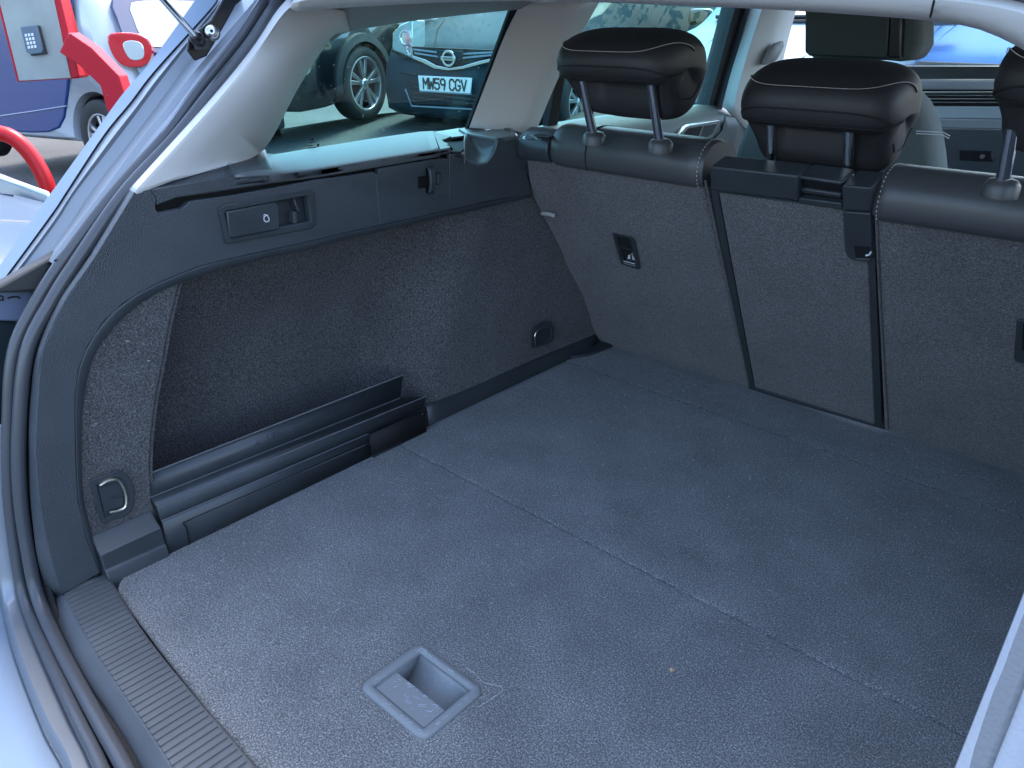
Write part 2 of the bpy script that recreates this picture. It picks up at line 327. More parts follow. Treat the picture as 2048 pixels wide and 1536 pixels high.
# ---- C-pillar trim between quarter window and rear door
cl = cr([PX(*p, -1.10) for p in [(1042, 10), (1010, 75), (975, 165), (940, 256)]], 14)
cm = cr([PX(*p, -1.06) for p in [(1135, 2), (1112, 60), (1075, 150), (1030, 262)]], 14)
cm2 = cr([PX(*p, -1.075) for p in [(1160, 0), (1128, 60), (1088, 150), (1045, 266)]], 14)
cr2 = cr([PX(*p, -1.13) for p in [(1200, -4), (1150, 85), (1112, 160), (1066, 270)]], 14)
MB().loft([shf(cl, (-.03, 0.045, 0)), cl, cm, cm2, cr2, shf(cr2, (-0.05, 0.02, 0))]).build('centre_pillar_trim', m_light, car, solid=0.003, ang=60)
cu_ = cr([PX(*p, -1.10) for p in [(1042, 14), (1090, 8), (1140, 4), (1215, -3), (1300, -8), (1420, 4), (1540, 14)]], 16)
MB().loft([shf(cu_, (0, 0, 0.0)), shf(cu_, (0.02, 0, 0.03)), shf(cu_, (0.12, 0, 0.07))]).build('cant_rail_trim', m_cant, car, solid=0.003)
# ---- quarter window : glass, black edge band
qg = [PX(*p, -1.135) for p in [(505, 330), (640, 60), (1052, 0), (1080, -5), (960, 270)]]
MB().prism(qg, (-0.004, 0, 0)).build('quarter_window', m_teal, car, smooth=False)
be = [PX(*p, -1.125) for p in [(1024, 10), (1050, 10), (965, 262), (932, 262)]]
MB().prism(be, (-0.006, 0, 0)).build('window_edge_band', m_void, car, smooth=False)
# window print (maker's mark) near the lower edge
wm = MB()
for (x, y, w2, h2) in [(625, 280, 5, 3), (625, 285, 12, 1.6), (618, 292, 14, 1.5), (636, 291, 4, 5), (624, 296, 16, 1.5)]:
    wm.prism([PX(x - w2 / 2, y - h2 / 2, -1.134), PX(x + w2 / 2, y - h2 / 2 - 1, -1.134), PX(x + w2 / 2, y + h2 / 2 - 1, -1.134), PX(x - w2 / 2, y + h2 / 2, -1.134)], (0.0004, 0, 0))
wm.build('glass_marking', m_void, car, smooth=False)
# ---- roof lining, roof skin, far side
rf = MB(); xs = [-1.08, -1.0, -0.8, -0.5, -0.2, 0.005, 0.085]; zs = [0.79, 0.85, 0.88, 0.89, 0.88, 0.85, 0.79]
rf.loft([[V((x, y, z + (0 if y > 0.8 else -0.02))) for x, z in zip(xs, zs)] for y in (0.74, 0.9, 1.3, 2.0, 2.5, 2.75)])
rf.build('roof_lining', m_headl, car)
# rear header strip of the lining (cream strip across the top of the picture)
sb = [(593, 19), (680, 11), (763, 6), (877, 0), (1060, -4), (1250, 0), (1396, 6), (1530, 11), (1687, 20), (1848, 32), (1955, 48), (2048, 88), (2110, 130)]
st = [(585, 4), (680, -10), (763, -16), (877, -22), (1060, -26), (1250, -24), (1396, -20), (1530, -16), (1687, -12), (1848, -2), (1955, 8), (2048, 27), (2110, 50)]
ybot = [0.62 + 0.08 * math.sin(math.pi * min(1, i / 12)) for i in range(13)]
rb_ = cr([PY(*p, y + 0.03) for p, y in zip(sb, ybot)], 50); rt_ = cr([PY(*p, y) for p, y in zip(st, ybot)], 50)
rm_ = [a_.lerp(b_, 0.35) + V((0, -0.006, -0.001)) for a_, b_ in zip(rt_, rb_)]
rbk = [p + V((0, 0.16, 0.075)) for p in rb_]
MB().loft([shf(rt_, (0, 0.01, 0.01)), rt_, rm_, rb_, shf(rb_, (0, 0.012, 0.004)), rbk]).build('rear_header_trim', m_light, car, solid=0.003, ang=60)
su_ = [p + V((0, -0.006, 0.006)) for p in rt_]
MB().loft([su_, [p + V((0, -0.012, 0.02)) for p in su_], [p + V((0, -0.012, 0.07)) for p in su_]]).build('header_seal', mat('grey_header_seal', (0.16, 0.16, 0.18), 0.4), car, solid=0.003)
jx = PY(1870, 34, 0.695); jt = PY(1872, 0, 0.66)
MB().tube([jx + V((0, -.012, 0)), jt + V((0, -.004, 0))], 0.0009, 6).build('trim_joint', m_clad, car)
# roof skin and open tailgate above (it shades the boot)
MB().loft([[V((x, y, z + 0.05)) for x, z in zip([-1.2, -1.05, -0.8, XC, -0.2, 0.06, 0.2], [0.78, 0.86, 0.90, 0.91, 0.90, 0.86, 0.78])] for y in (0.60, 1.0, 2.0, 2.9)]).build('roof_panel', m_paint, car, solid=0.003)

# ---- ledge (dark plastic, its colour lightened to imitate window glare)
ZL = 0.505
lb = [PX(*p, -1.10) for p in [(455, 350), (500, 325), (532, 299), (560, 310), (868, 260), (940, 249), (1018, 243)]]
ledge = MB()
front = [PX(*p, -0.985) for p in [(470, 352), (560, 346), (640, 337), (770, 316), (880, 298.5)]]
back = [PX(*p, -1.105) for p in [(530, 300), (559, 309), (640, 297), (770, 276), (866, 262)]]
fr_ = cr(front, 20); bk_ = cr(back, 20)
bk_[0] = PX(524, 306, -1.09)
rimb = [p + V((-0.035, 0, -0.004)) for p in bk_]
ledge.loft([shf(fr_, (0, 0, -0.012)), fr_, shf(fr_, (-0.004, 0, 0.002)), bk_, rimb]); ledge.build('window_ledge', mat('grained_lit_ledge_plastic', (0.12, 0.13, 0.135), 0.40, bump=(450, 0.4, 0.0012, 'vor')), car, solid=0.004, ang=50)
MB().prism([PX(880, 298.4, -0.985), PX(900, 295, -0.985), PZ(901, 292, 0.507), PZ(893, 285, 0.507), PZ(880, 281, 0.507), PZ(902, 273, 0.507), PX(866, 262.5, -1.10)], (0, 0, -0.009)).build('ledge_end', bpy.data.materials['grained_lit_ledge_plastic'], car, bevel=0.001)
# scooped left end joining ledge, pillar trim and side panel
sc1 = cr([PX(*p, x) for p, x in [((455, 332), -1.0), ((505, 318), -1.06), ((526, 303), -1.10)]], 8)
sc2 = cr([PX(*p, x) for p, x in [((300, 377), -0.99), ((400, 352), -0.99), ((470, 352), -0.985)]], 8)
MB().loft([[PX(300, 379, -0.99).lerp(PX(455, 331, -1.002), i / 9) for i in range(10)], [PX(318, 388, -0.985).lerp(PX(470, 352, -0.985), i / 9) for i in range(10)]]).build('ledge_corner', m_trim, car, solid=0.003)
MB().loft([cr([PX(455, 330, -1.005), PX(500, 318, -1.05), PX(530, 298, -1.10)], 10), cr([PX(470, 352, -0.985), PX(500, 349, -0.99), PX(545, 340, -1.0)], 10)]).build('ledge_corner', m_trim, car, solid=0.003)
# ---- side panel : band + pillar in one plate with the slot
lowB = [(1062, 386), (960, 406), (850, 430), (700, 463), (600, 487), (537, 500), (447, 520), (394, 534), (340, 556), (304, 572), (247, 606), (206, 645), (176, 690), (158, 735), (150, 797), (150, 860), (152, 930), (156, 1000), (172, 1075), (200, 1145)]
ridgeP = [(125, 1188), (105, 1130), (86, 1050), (76, 984), (70, 900), (72, 851), (78, 760), (84, 703), (128, 603), (190, 513), (268, 385)]
slotlo = [(316, 425), (363, 418), (380, 403), (464, 391), (558, 374), (628, 360), (690, 352), (745, 343), (757, 350), (759, 337), (870, 318), (899, 316)]
slotup = [(899, 308), (770, 327), (651, 351), (534, 369), (417, 387), (354, 396), (314, 411)]
XB = -0.985
plate = [PX(*p, XB) for p in lowB + ridgeP + [(300, 379), (312, 395)] + [(311, 418)] + slotlo + [(900, 352), (1052, 346)]]
sp = MB().prism(plate, (-0.012, 0, 0)).build('side_trim_panel', m_trim, car, bevel=0.0025, bseg=2)
cut(sp, MB().prism([PX(*p, XB) + V((-.03, 0, 0)) for p in [(452, 420), (614, 389), (621, 442), (459, 475)]], (0.05, 0, 0)))
cut(sp, MB().prism([PX(*p, XB) + V((-.03, 0, 0)) for p in [(836, 353), (852, 352), (852, 336), (868, 333), (870, 346), (882, 345), (881, 368), (868, 371), (868, 383), (853, 387), (852, 376), (837, 378)]], (0.05, 0, 0)))
up = [PX(*p, XB) for p in [(300, 378), (400, 362), (470, 352), (560, 346), (640, 337), (770, 316), (899, 297)] + slotup + [(312, 394)]]
MB().prism(up, (-0.012, 0, 0)).build('ledge_fascia', m_trim, car, bevel=0.002)
# ridge to seal flank
Rr = cr([PX(*p, XB - 0.0005) for p in reversed(ridgeP)], 50)
Oo = [(258, 379), (180, 508), (119, 599), (74, 703), (61, 800), (58, 851), (58, 900), (60, 984), (66, 1050), (76, 1122), (98, 1199)]
Or = cr([PX(*p, -1.012) for p in Oo[:-1]] + [PZ(98, 1199, -0.01)], 50)
flk = MB().loft([[p + V((0.0, 0.004, 0)) for p in Rr], Rr, Or, shf(Or, (-0.004, 0.015, 0))]).build('side_trim_flank', m_trim, car, solid=0.003, ang=60)
# mirrored right hand flank and inner face (close to the camera, lower right corner)
Rm = [mir(p) for p in Rr]; Om = [mir(p) for p in Or]
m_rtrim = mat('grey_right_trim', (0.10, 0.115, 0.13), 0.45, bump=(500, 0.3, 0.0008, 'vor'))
pal = mat('sky_lit_right_flank', (0.20, 0.235, 0.28), 0.35, bump=(500, 0.2, 0.0008, 'vor'))  # same dark trim as the left, paled to stand for sky light
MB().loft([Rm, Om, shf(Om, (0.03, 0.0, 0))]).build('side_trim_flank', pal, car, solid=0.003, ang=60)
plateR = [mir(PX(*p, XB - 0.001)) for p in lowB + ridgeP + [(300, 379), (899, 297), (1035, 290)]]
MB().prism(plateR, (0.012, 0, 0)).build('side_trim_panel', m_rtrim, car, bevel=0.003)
# inner lip to the pillar carpet
lipI = [(1062, 392), (850, 440), (700, 474), (600, 500), (537, 512), (447, 534), (405, 546), (340, 570), (300, 590), (258, 620), (211, 668), (183, 715), (166, 780), (160, 851), (160, 930), (164, 1000), (185, 1085), (208, 1143)]
rB = cr([PX(*p, XB - 0.001) for p in lowB], 60); rI = cr([PX(*p, -0.995) for p in lipI], 60)
MB().loft([rB, rI, shf(rI, (-0.02, 0, 0))]).build('side_trim_lip', m_trim2, car, solid=0.002, ang=30)
# slot backing
MB().prism([PX(*p, -1.005) for p in [(300, 440), (300, 395), (900, 290), (930, 330)]], (-0.02, 0, 0)).build('slot_recess', m_void, car, smooth=False)
# storage lock bezel with sliding latch
def quadp(c, x): return [PX(*p, x) for p in c]
bz_o = [(446, 411), (620, 380), (628, 384), (632, 446), (626, 456), (455, 488), (450, 482), (438, 418)]
bz_i = [(452, 422), (613, 391), (618, 394), (622, 440), (617, 447), (464, 477), (459, 472), (449, 428)]
m_ = MB(); n8 = len(bz_o)
o3 = quadp(bz_o, XB + 0.0005); o2 = quadp(bz_o, XB + 0.004); i2 = quadp(bz_i, XB + 0.004); i3 = quadp(bz_i, XB - 0.016)
m_.loft([o3, o2, i2, i3], closed=True); m_.add(i3, [tuple(range(n8))]); bez = m_.build('storage_bezel', m_trim2, car, bevel=0.0012)
# cut: hide panel behind bezel recess by placing the recess proud ; latch lid
lid = quadp([(454, 424), (552, 405), (557, 410), (560, 454), (556, 459), (463, 476), (459, 471)], XB + 0.007)
sub1 = MB().prism(lid, (-0.02, 0, 0)).build('sliding_latch', m_trim2, bez, bevel=0.0015)
lk = MB(); pc = [(528, 434), (533, 430), (538, 436), (538, 442), (532, 444), (528, 440)]
lk.tube([PX(*p, XB + 0.0078) for p in pc], 0.0007, 6, closed=True); lk.tube([PX(527, 430, XB + 0.0078), PX(530, 429, XB + 0.0078), PX(536, 431, XB + 0.0078)], 0.0006, 6)
lk.build('padlock_mark', m_white, bez)
MB().prism(quadp([(587, 424), (594, 423), (595, 446), (588, 448)], XB + 0.003), (-0.014, 0, 0)).build('latch_post', m_trim, bez, bevel=0.001)
MB().prism(quadp([(587, 400), (596, 424), (601, 423), (590, 397)], XB - 0.002), (-0.012, 0, 0)).build('latch_rib', m_trim, bez, bevel=0.001)
# bag hook near the seats : recess, rounded clip
m_ = MB(); o_ = [(834, 352), (851, 350), (851, 334), (868, 331), (870, 344), (884, 343), (886, 349), (885, 370), (872, 373), (870, 385), (852, 389), (850, 378), (838, 380), (834, 374)]
m_.prism(quadp(o_, XB - 0.010), (-0.006, 0, 0)); hk = m_.build('bag_hook_recess', m_void, car, bevel=0.0008)
prof = [(-0.0, 0.0), (0.008, 0.006), (0.011, 0.02), (0.008, 0.036), (0.0, 0.044)]
c0 = PX(860, 333, XB + 0.002); c1 = PX(861, 387, XB + 0.002); ax = (c1 - c0); 
rails = []
for t in range(9):
    s_ = t / 8; h = 0.006 * math.sin(math.pi * s_) ** 0.6
    p = c0 + ax * s_ + V((h, 0, 0)); rails.append([p + V((0, -0.0075, 0)), p + V((0.003, -0.005, 0)), p + V((0.003, 0.005, 0)), p + V((0, 0.0075, 0))])
MB().loft(rails).build('hook_clip', m_trim2, hk, solid=0.002)
MB().prism(quadp([(876, 348), (884, 346), (884, 366), (876, 369)], XB + 0.003), (-0.006, 0, 0)).build('hook_seat', m_trim, hk, bevel=0.002)
# faint vertical rubs on the panel
rub = MB()
for (x0, y0, x1, y1) in [(752, 355, 761, 448)]:
    rub.tube([PX(x0, y0, XB + 0.0002), PX(x1, y1, XB + 0.0002)], 0.0006, 5)
rub.build('rub_marks', mat('rubbed_plastic', (0.075, 0.085, 0.10), 0.5), car)
# ---- shelf bracket with half round notch by the seat
xf = -0.9845; zt = 0.512
m_brt = mat('grained_lit_bracket_top', (0.12, 0.13, 0.135), 0.34, bump=(450, 0.4, 0.0012, 'vor'))  # same dark plastic as the trim, light on it mixed into the colour
arc_px = [(926, 308), (933, 318), (945, 328), (960, 331), (974, 325), (985, 311), (991, 296), (995, 277)]
arc = cr([PX(*p, xf) for p in arc_px], 26)
facepoly = [PX(899, 308, xf), PX(912, 309, xf)] + arc + [PX(1032, 271, xf), PX(1046, 320, xf), PX(1064, 388, xf), PX(960, 404, xf), PX(905, 416, xf), PX(899, 400, xf)]
MB().prism(facepoly, (-0.008, 0, 0)).build('bracket_face', m_trim, car, bevel=0.0008)
topl = cr([PZ(*p, zt) for p in [(929, 290), (930, 275), (932, 266), (950, 268), (972, 272), (995, 276)]], 26)
topl = [V((q.x, q.y, q.z - 0.03 * max(0, 1 - k / 7))) for k, q in enumerate(topl)]
md_ = [a_.lerp(b_, 0.5) + V((-0.004, 0.006, -0.010)) for a_, b_ in zip(arc, topl)]
MB().loft([cr([a_, m__, b_], 9) for a_, m__, b_ in zip(arc, md_, topl)]).build('bracket_notch', m_brt, car, solid=0.002, ang=80)
MB().prism([PZ(*p, zt) for p in [(917, 257), (1000, 243), (1019, 244), (1034, 272), (995, 276.5), (932, 266)]], (0, 0, -0.006)).build('bracket_top', m_brt, car, bevel=0.0012)
MB().prism([PZ(*p, zt - 0.004) for p in [(866, 264), (918, 256), (932, 265), (930, 271), (905, 274)]], (0, 0, -0.004)).build('pocket_shelf', m_brt, car, bevel=0.001)
MB().prism([PZ(*p, zt - 0.012) for p in [(862, 262), (935, 262), (932, 292), (922, 303), (903, 303), (880, 288)]], (0, 0, -0.004)).build('shelf_socket', m_void, car, smooth=False)
MB().prism([PX(*p, -0.986) for p in [(896, 313), (910, 308), (932, 315), (905, 321)]], (-0.004, 0, 0)).build('socket_clip', m_satin, car)
MB().prism([PX(*p, -0.983) for p in [(908, 312), (916, 310), (926, 315), (917, 316)]], (-0.001, 0, 0)).build('clip_slot', m_void, car)
MB().prism([PZ(*p, zt + 0.002) for p in [(1001, 244), (1017, 243), (1022, 250), (1021, 262), (1008, 258)]], (0, 0, -0.006)).build('bracket_cap', m_trim2, car, bevel=0.003)
MB().prism([PZ(*p, 0.5) for p in [(930, 262), (1010, 246), (1040, 275), (1000, 290)]], (-0.03, 0.03, -0.10)).build('bracket_core', m_black, car, smooth=False)
# ---- carpeted side lining: pillar part
pil_out = [(362, 545), (350, 600), (338, 650), (326, 720), (312, 790), (303, 860), (299, 930), (303, 1000), (316, 1042)]
pil_in = [(420, 530), (340, 556), (250, 612), (205, 665), (176, 715), (158, 780), (152, 851), (152, 930), (156, 1000), (176, 1090), (195, 1140), (330, 1110)]
XP = -0.998
pp = [PX(*p, XP) for p in [(430, 520)] + pil_out + [(330, 1095)]] + [PX(*p, XP) for p in [(200, 1160), (170, 1090), (145, 1000), (140, 930), (140, 851), (150, 760), (170, 700), (205, 640), (250, 590), (330, 545)]]
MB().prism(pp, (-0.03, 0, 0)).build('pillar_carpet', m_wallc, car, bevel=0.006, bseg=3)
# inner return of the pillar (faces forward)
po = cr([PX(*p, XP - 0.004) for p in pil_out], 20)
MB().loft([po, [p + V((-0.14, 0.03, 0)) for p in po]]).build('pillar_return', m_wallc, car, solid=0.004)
# bay and wheel arch: stations along the car, profile bottom to top
def arch_x(y, z):
    # back wall depth along y
    if y < 0.84: x = -1.13
    else:
        t = min(1, (y - 0.84) / 0.13); t = t * t * (3 - 2 * t); x = -1.13 + t * 0.128
    x += 0.02 * max(0, y - 1.0) / 0.4 * min(1, max(0, z - 0.05) / 0.1)
    x += -0.02 * (z / 0.4) ** 2 * (1 if y > 0.9 else 0.3)
    return x + 0.012 * math.exp(-((z - 0.36) / 0.03) ** 2) * (1 if y < 1.0 else 0)
st_ = []
for i in range(64):
    y = 0.36 + (1.60 - 0.36) * i / 63; st_.append([V((arch_x(y - 0.45 * (z - 0.22), z), y, z)) for z in [-0.03 + 0.46 * k / 30 for k in range(31)]])
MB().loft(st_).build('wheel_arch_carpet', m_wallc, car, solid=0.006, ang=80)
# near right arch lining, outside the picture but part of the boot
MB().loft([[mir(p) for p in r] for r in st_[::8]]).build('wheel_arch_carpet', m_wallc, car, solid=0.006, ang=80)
# lower scuff strip along the arch carpet to the seats
s1 = [(851, 812), (900, 794), (967, 766), (1078, 716), (1157, 684), (1192, 669)]
s2 = [(846, 835), (900, 808), (1000, 763), (1110, 712), (1160, 690), (1200, 678)]
r1 = cr([PX(*p, -0.992) for p in s1], 16); r2 = cr([PZ(p[0], p[1], 0.002) for p in s2], 16)
r1 = [V((-0.995, p.y, p.z)) for p in r1]; r2b = [V((-0.985, a_.y, 0.0)) for a_ in r1]
MB().loft([shf(r1, (-0.02, 0, 0)), r1, [V((-0.988, p.y, p.z - 0.004)) for p in r1], r2b, shf(r2b, (0, 0, -0.02))]).build('scuff_strip', m_trim2, car, solid=0.002, ang=30)
# corner bracket in front of the seat
cb = [PZ(*p, 0.006) for p in [(1120, 710), (1150, 712), (1178, 708), (1200, 700), (1226, 690), (1200, 676), (1170, 682)]]
MB().prism(cb, (0, 0, -0.006)).build('corner_cap', m_trim2, car, bevel=0.0015)
# hook on the seat edge
MB().tube([PS(1084, 427, 0.002), PS(1098, 428, 0.016), PS(1107, 431, 0.018)], 0.004, 8).build('seat_latch_pin', m_plate_w, car)
# floor well under everything (dark tub)
tub = MB(); tub.box((XC, 0.82, -0.05), (1.30, 1.26, 0.03)); tub.build('boot_tub', m_void, car, smooth=False)
# rear left lower step beside the ring
fs_ = MB(); ya_ = 0.249; yb2 = 0.334
prof = [(-0.998, 0.066), (-0.994, 0.060), (-0.978, 0.046), (-0.976, 0.044), (-0.974, 0.020), (-0.970, 0.016), (-0.966, -0.01), (-1.0, -0.01)]
fs_.loft([[V((x, ya_ + (0.0 if z > 0.03 else 0.0), z)) for x, z in prof], [V((x, yb2, z)) for x, z in prof]], closed=True)
nP = len(prof); o_ = len(fs_.v) - 2 * nP; fs_.f += [tuple(o_ + k for k in range(nP)), tuple(o_ + nP + k for k in range(nP))]; fs_.m += [0, 0]
fs_o = fs_.build('corner_step', m_trim2, car, bevel=0.0015)
MB().tube([V((-0.976, ya_ + .002, 0.0455)), V((-0.976, yb2 - .002, 0.0455))], .0008, 6).build('step_edge', mat('step_edge_plastic', (0.12, 0.13, 0.145), 0.32), fs_o)
# lashing rings
def lashing(frame_o, frame_i, ringp, x, sc_=1.0):
    m = MB(); k = 28
    a0 = cr(quadp(frame_o, x), k, True); a1 = cr(quadp(frame_o, x + 0.005), k, True); b1 = cr(quadp(frame_i, x + 0.005), k, True); b0 = cr(quadp(frame_i, x - 0.002), k, True)
    return a0, a1, b1, b0
def dring(fo, fi, rp, x, r):
    m = MB(); n = len(fo)
    A0 = quadp(fo, x - 0.002); A1 = quadp(fo, x + 0.005); B1 = quadp(fi, x + 0.0045); B0 = quadp(fi, x + 0.001)
    m.loft([A0, A1, B1, B0], closed=True); m.add(B0, [tuple(range(n))]); fr = m.build('lashing_ring_plate', m_black if False else m_trim2, car, bevel=0.0012)
    MB().tube(cr(quadp(rp, x + 0.006), 30), r, 8).build('lashing_ring', mat('brass_tinted_steel', (0.72, 0.66, 0.55), 0.25, 1.0) if 'brass_tinted_steel' not in bpy.data.materials else bpy.data.materials['brass_tinted_steel'], fr)
    return fr
fr = dring([(179, 961), (235, 941), (248, 943), (262, 961), (269, 985), (266, 1014), (254, 1031), (203, 1048)],
      [(193, 969), (232, 955), (240, 958), (250, 973), (254, 990), (251, 1010), (243, 1022), (209, 1036)],
      [(199, 971), (215, 962), (235, 959), (246, 974), (252, 993), (251, 1012), (240, 1020), (218, 1025)], XP + 0.001, 0.0022)
MB().prism(quadp([(198, 976), (240, 966), (246, 985), (222, 992), (224, 998), (248, 994), (246, 1012), (208, 1026)], XP + 0.0035), (-0.004, 0, 0)).build('ring_backing', m_trim2, fr, bevel=0.0006)
dring([(1064, 698), (1062, 664), (1070, 652), (1088, 643), (1104, 645), (1108, 655), (1107, 680), (1102, 686)],
      [(1070, 691), (1069, 669), (1074, 660), (1088, 652), (1099, 652), (1102, 659), (1101, 675), (1098, 680)],
      [(1071, 690), (1070, 672), (1076, 660), (1090, 654), (1100, 657), (1102, 668)], -0.985, 0.0016)
# ---- sill: ribbed plate, bevel
so_in = [PZ(*p, 0.004) for p in [(213, 1148), (284, 1262), (383, 1387), (500, 1523)]] + [V((-0.50, 0.222, 0.004))]
so_rib = [PZ(*p, 0.004) for p in [(124, 1187), (176, 1285), (227, 1364), (284, 1447), (341, 1536)]] + [V((-0.50, 0.155, 0.004))]
so_bev = [PZ(*p, -0.012) for p in [(98, 1200), (130, 1272), (176, 1356), (233, 1441), (290, 1536)]] + [V((-0.50, 0.136, -0.012))]
def whole(P, n): P = [V(p) for p in P]; P[-1].x = XC; return cr(P + [mir(p) for p in reversed(P[:-1])], n)
NS = 300
A = whole(so_in, NS); Bq = whole(so_rib, NS); Cq = whole(so_bev, NS)
sill = MB().loft([shf(A, (0, 0.002, -0.03)), shf(A, (0, 0.001, -0.001)), A, Bq, Cq, shf(Cq, (0, -0.006, -0.012))]).build('sill_plate', m_sill, car, bevel=0, ang=30, solid=0.0025)
ribs = MB()
K = 94
A2 = whole(so_in, K + 1); B2 = whole(so_rib, K + 1)
for i in range(K):
    for (t0, t1, h) in ((0.13, 0.87, 0.0015),):
        a0 = A2[i].lerp(A2[i + 1], t0); a1 = A2[i].lerp(A2[i + 1], t1); b0 = B2[i].lerp(B2[i + 1], t0); b1 = B2[i].lerp(B2[i + 1], t1)
        a0, b0 = a0.lerp(b0, 0.03), a0.lerp(b0, 0.97); a1, b1 = a1.lerp(b1, 0.03), a1.lerp(b1, 0.97)
        up_ = V((0, 0, h)); ribs.prism([a0 + up_ * .5, a1 + up_ * .5, b1 + up_ * .5, b0 + up_ * .5], up_)
        g0 = A2[i].lerp(A2[i + 1], 0.97).lerp(B2[i].lerp(B2[i + 1], 0.97), 0.05); g1 = A2[i].lerp(A2[i + 1], 0.97).lerp(B2[i].lerp(B2[i + 1], 0.97), 0.95)
        ribs.tube([g0 + V((0, 0, 0.0006)), g1 + V((0, 0, 0.0006))], 0.0009, 5)
ribs.build('sill_ribs', m_sill, sill, bevel=0.0004, bseg=1, smooth=False)
# dark joint between side trim and sill
MB().tube([PZ(p[0], p[1], 0.006) for p in [(214, 1144), (160, 1164), (122, 1182)]] + [PZ(104, 1196, -0.004), PZ(97, 1199, -0.008)], 0.0013, 6).build('sill_joint', m_void, car)
# side trim foot that curls onto the sill
ft1 = [PX(200, 1145, XB), PX(172, 1075, XB)]
# ---- bumper top, lip and lower body
lp = [PX(*p, -1.052) for p in [(2, 850), (3, 984), (17, 1108)]] + [PX(34, 1198, -1.034)] + [PZ(*p, -0.022) for p in [(62, 1297), (118, 1431), (168, 1525)]] + [V((-0.62, 0.090, -0.022)), V((-0.50, 0.085, -0.022))]
lpw = whole(lp, 160)
cx_ = V((XC, 0.6, 0.3))
def outw(r, d, dz): return [p + V(((p.x - XC) * d * 0.9, -d * 0.9 - 0.0 * abs(p.x - XC), dz)) for p in r]
l1 = outw(lpw, 0.012, 0.004); l2 = outw(lpw, 0.020, -0.010); l3 = outw(lpw, 0.05, -0.016); l4 = outw(lpw, 0.24, -0.026); l5 = outw(lpw, 0.30, -0.05); l6 = outw(lpw, 0.33, -0.14); l7 = outw(lpw, 0.32, -0.40)
MB().loft([shf(lpw, (0, 0.03, -0.02)), lpw, l1, l2]).build('tailgate_aperture_lip', m_paint_in, car, solid=0.002, ang=60)
MB().loft([shf(l2, (0, 0.0, -0.006)), l3, l4, l5, l6, l7]).build('rear_bumper', m_paint, car, solid=0.004, ang=80)
# droplets on the bumper
dr = MB()
for (x, y, r) in [(56, 1519, .0035), (14, 1160, .002), (14, 1185, .0022), (4, 1355, .0025), (68, 1243, .0015), (110, 1500, .0012), (30, 1420, .001), (60, 1350, .001), (90, 1460, .0011), (20, 1290, .001)]:
    p = PZ(x, y, -0.043); 
    rg = [[p + V((r * math.cos(t) * math.cos(f), r * math.sin(t) * math.cos(f), r * 0.5 * math.sin(f))) for t in [2 * math.pi * k / 12 for k in range(12)]] for f in [0, .4, .8, 1.2, 1.55]]
    dr.loft(rg, closed=True)
dr.build('rain_drops', mat('water_drop', (0.7, 0.8, 0.9), 0.03, 0.2, coat=1), car, kind='stuff')
# ---- tail lamp pocket at the left picture edge
tl = MB(); 
MB().prism([PX(*p, -1.06) for p in [(-60, 590), (0, 570), (112, 508), (100, 540), (76, 584), (-60, 590)]], (-0.03, 0.01, 0)).build('gutter_cover', m_clad, car, bevel=0.004)
MB().prism([PX(*p, -1.085) for p in [(-60, 583), (70, 583), (44, 640), (36, 644), (-60, 640)]], (-0.03, 0.01, 0)).build('lamp_pocket', mat('blue_grey_body_plastic', (0.13, 0.16, 0.24), 0.4), car, bevel=0.003)
MB().prism([PX(*p, -1.09) for p in [(-60, 641), (40, 641), (25, 700), (12, 780), (6, 860), (-60, 870)]], (-0.03, 0.01, 0)).build('tail_lamp', m_dglass, car, bevel=0.006)
mk = MB()
for pts in [[(0, 592), (6, 593), (6, 601), (0, 600)], [(15, 597), (24, 594), (36, 594), (40, 597)]]: mk.tube([PX(*p, -1.0845) for p in pts], 0.0012, 5)
mk.build('pocket_mark', m_void, car)
# ---- gas strut and its mount
MB().prism([PX(*p, -1.05) for p in [(372, 100), (375, 78), (392, 62), (420, 40), (440, 5), (452, -20), (505, -20), (470, 10), (445, 55), (430, 82), (412, 112), (388, 122)]], (0.006, -0.002, 0)).build('strut_mount_plate', m_black, car, bevel=0.002)
bp_ = PX(425, 66, -1.036); nrm = V((0.8, -0.5, 0.2))
MB().lathe([(0.0001, 0.012), (0.004, 0.012), (0.0045, 0.007), (0.007, 0.006), (0.0095, 0.003), (0.010, 0), (0.0001, 0)], bp_, nrm, 20).build('mount_bolt', m_satin, car)
MB().lathe([(0.0001, 0.0005), (0.0022, 0.0005), (0.0022, 0), (0.0001, 0)], bp_ + nrm.normalized() * 0.0122, nrm, 6).build('bolt_socket', m_void, car)
s0 = PX(391, 74, -1.02); s1_ = PX(322, -6, -0.975); dd = (s1_ - s0)
strut = MB().tube([s0, s0 + dd * 3], 0.0042, 12).build('gas_strut', m_chrome, car)
MB().tube([s0 - dd * 0.22, s0 - dd * .05, s0 + dd * 0.0, s0 + dd * 0.06], [0.0075, 0.009, 0.0085, 0.0055], 12).build('strut_socket', m_black, strut)
MB().box(s0 - dd * 0.2, (0.018, 0.014, 0.014)).build('strut_clip', m_clad, strut, bevel=0.002)
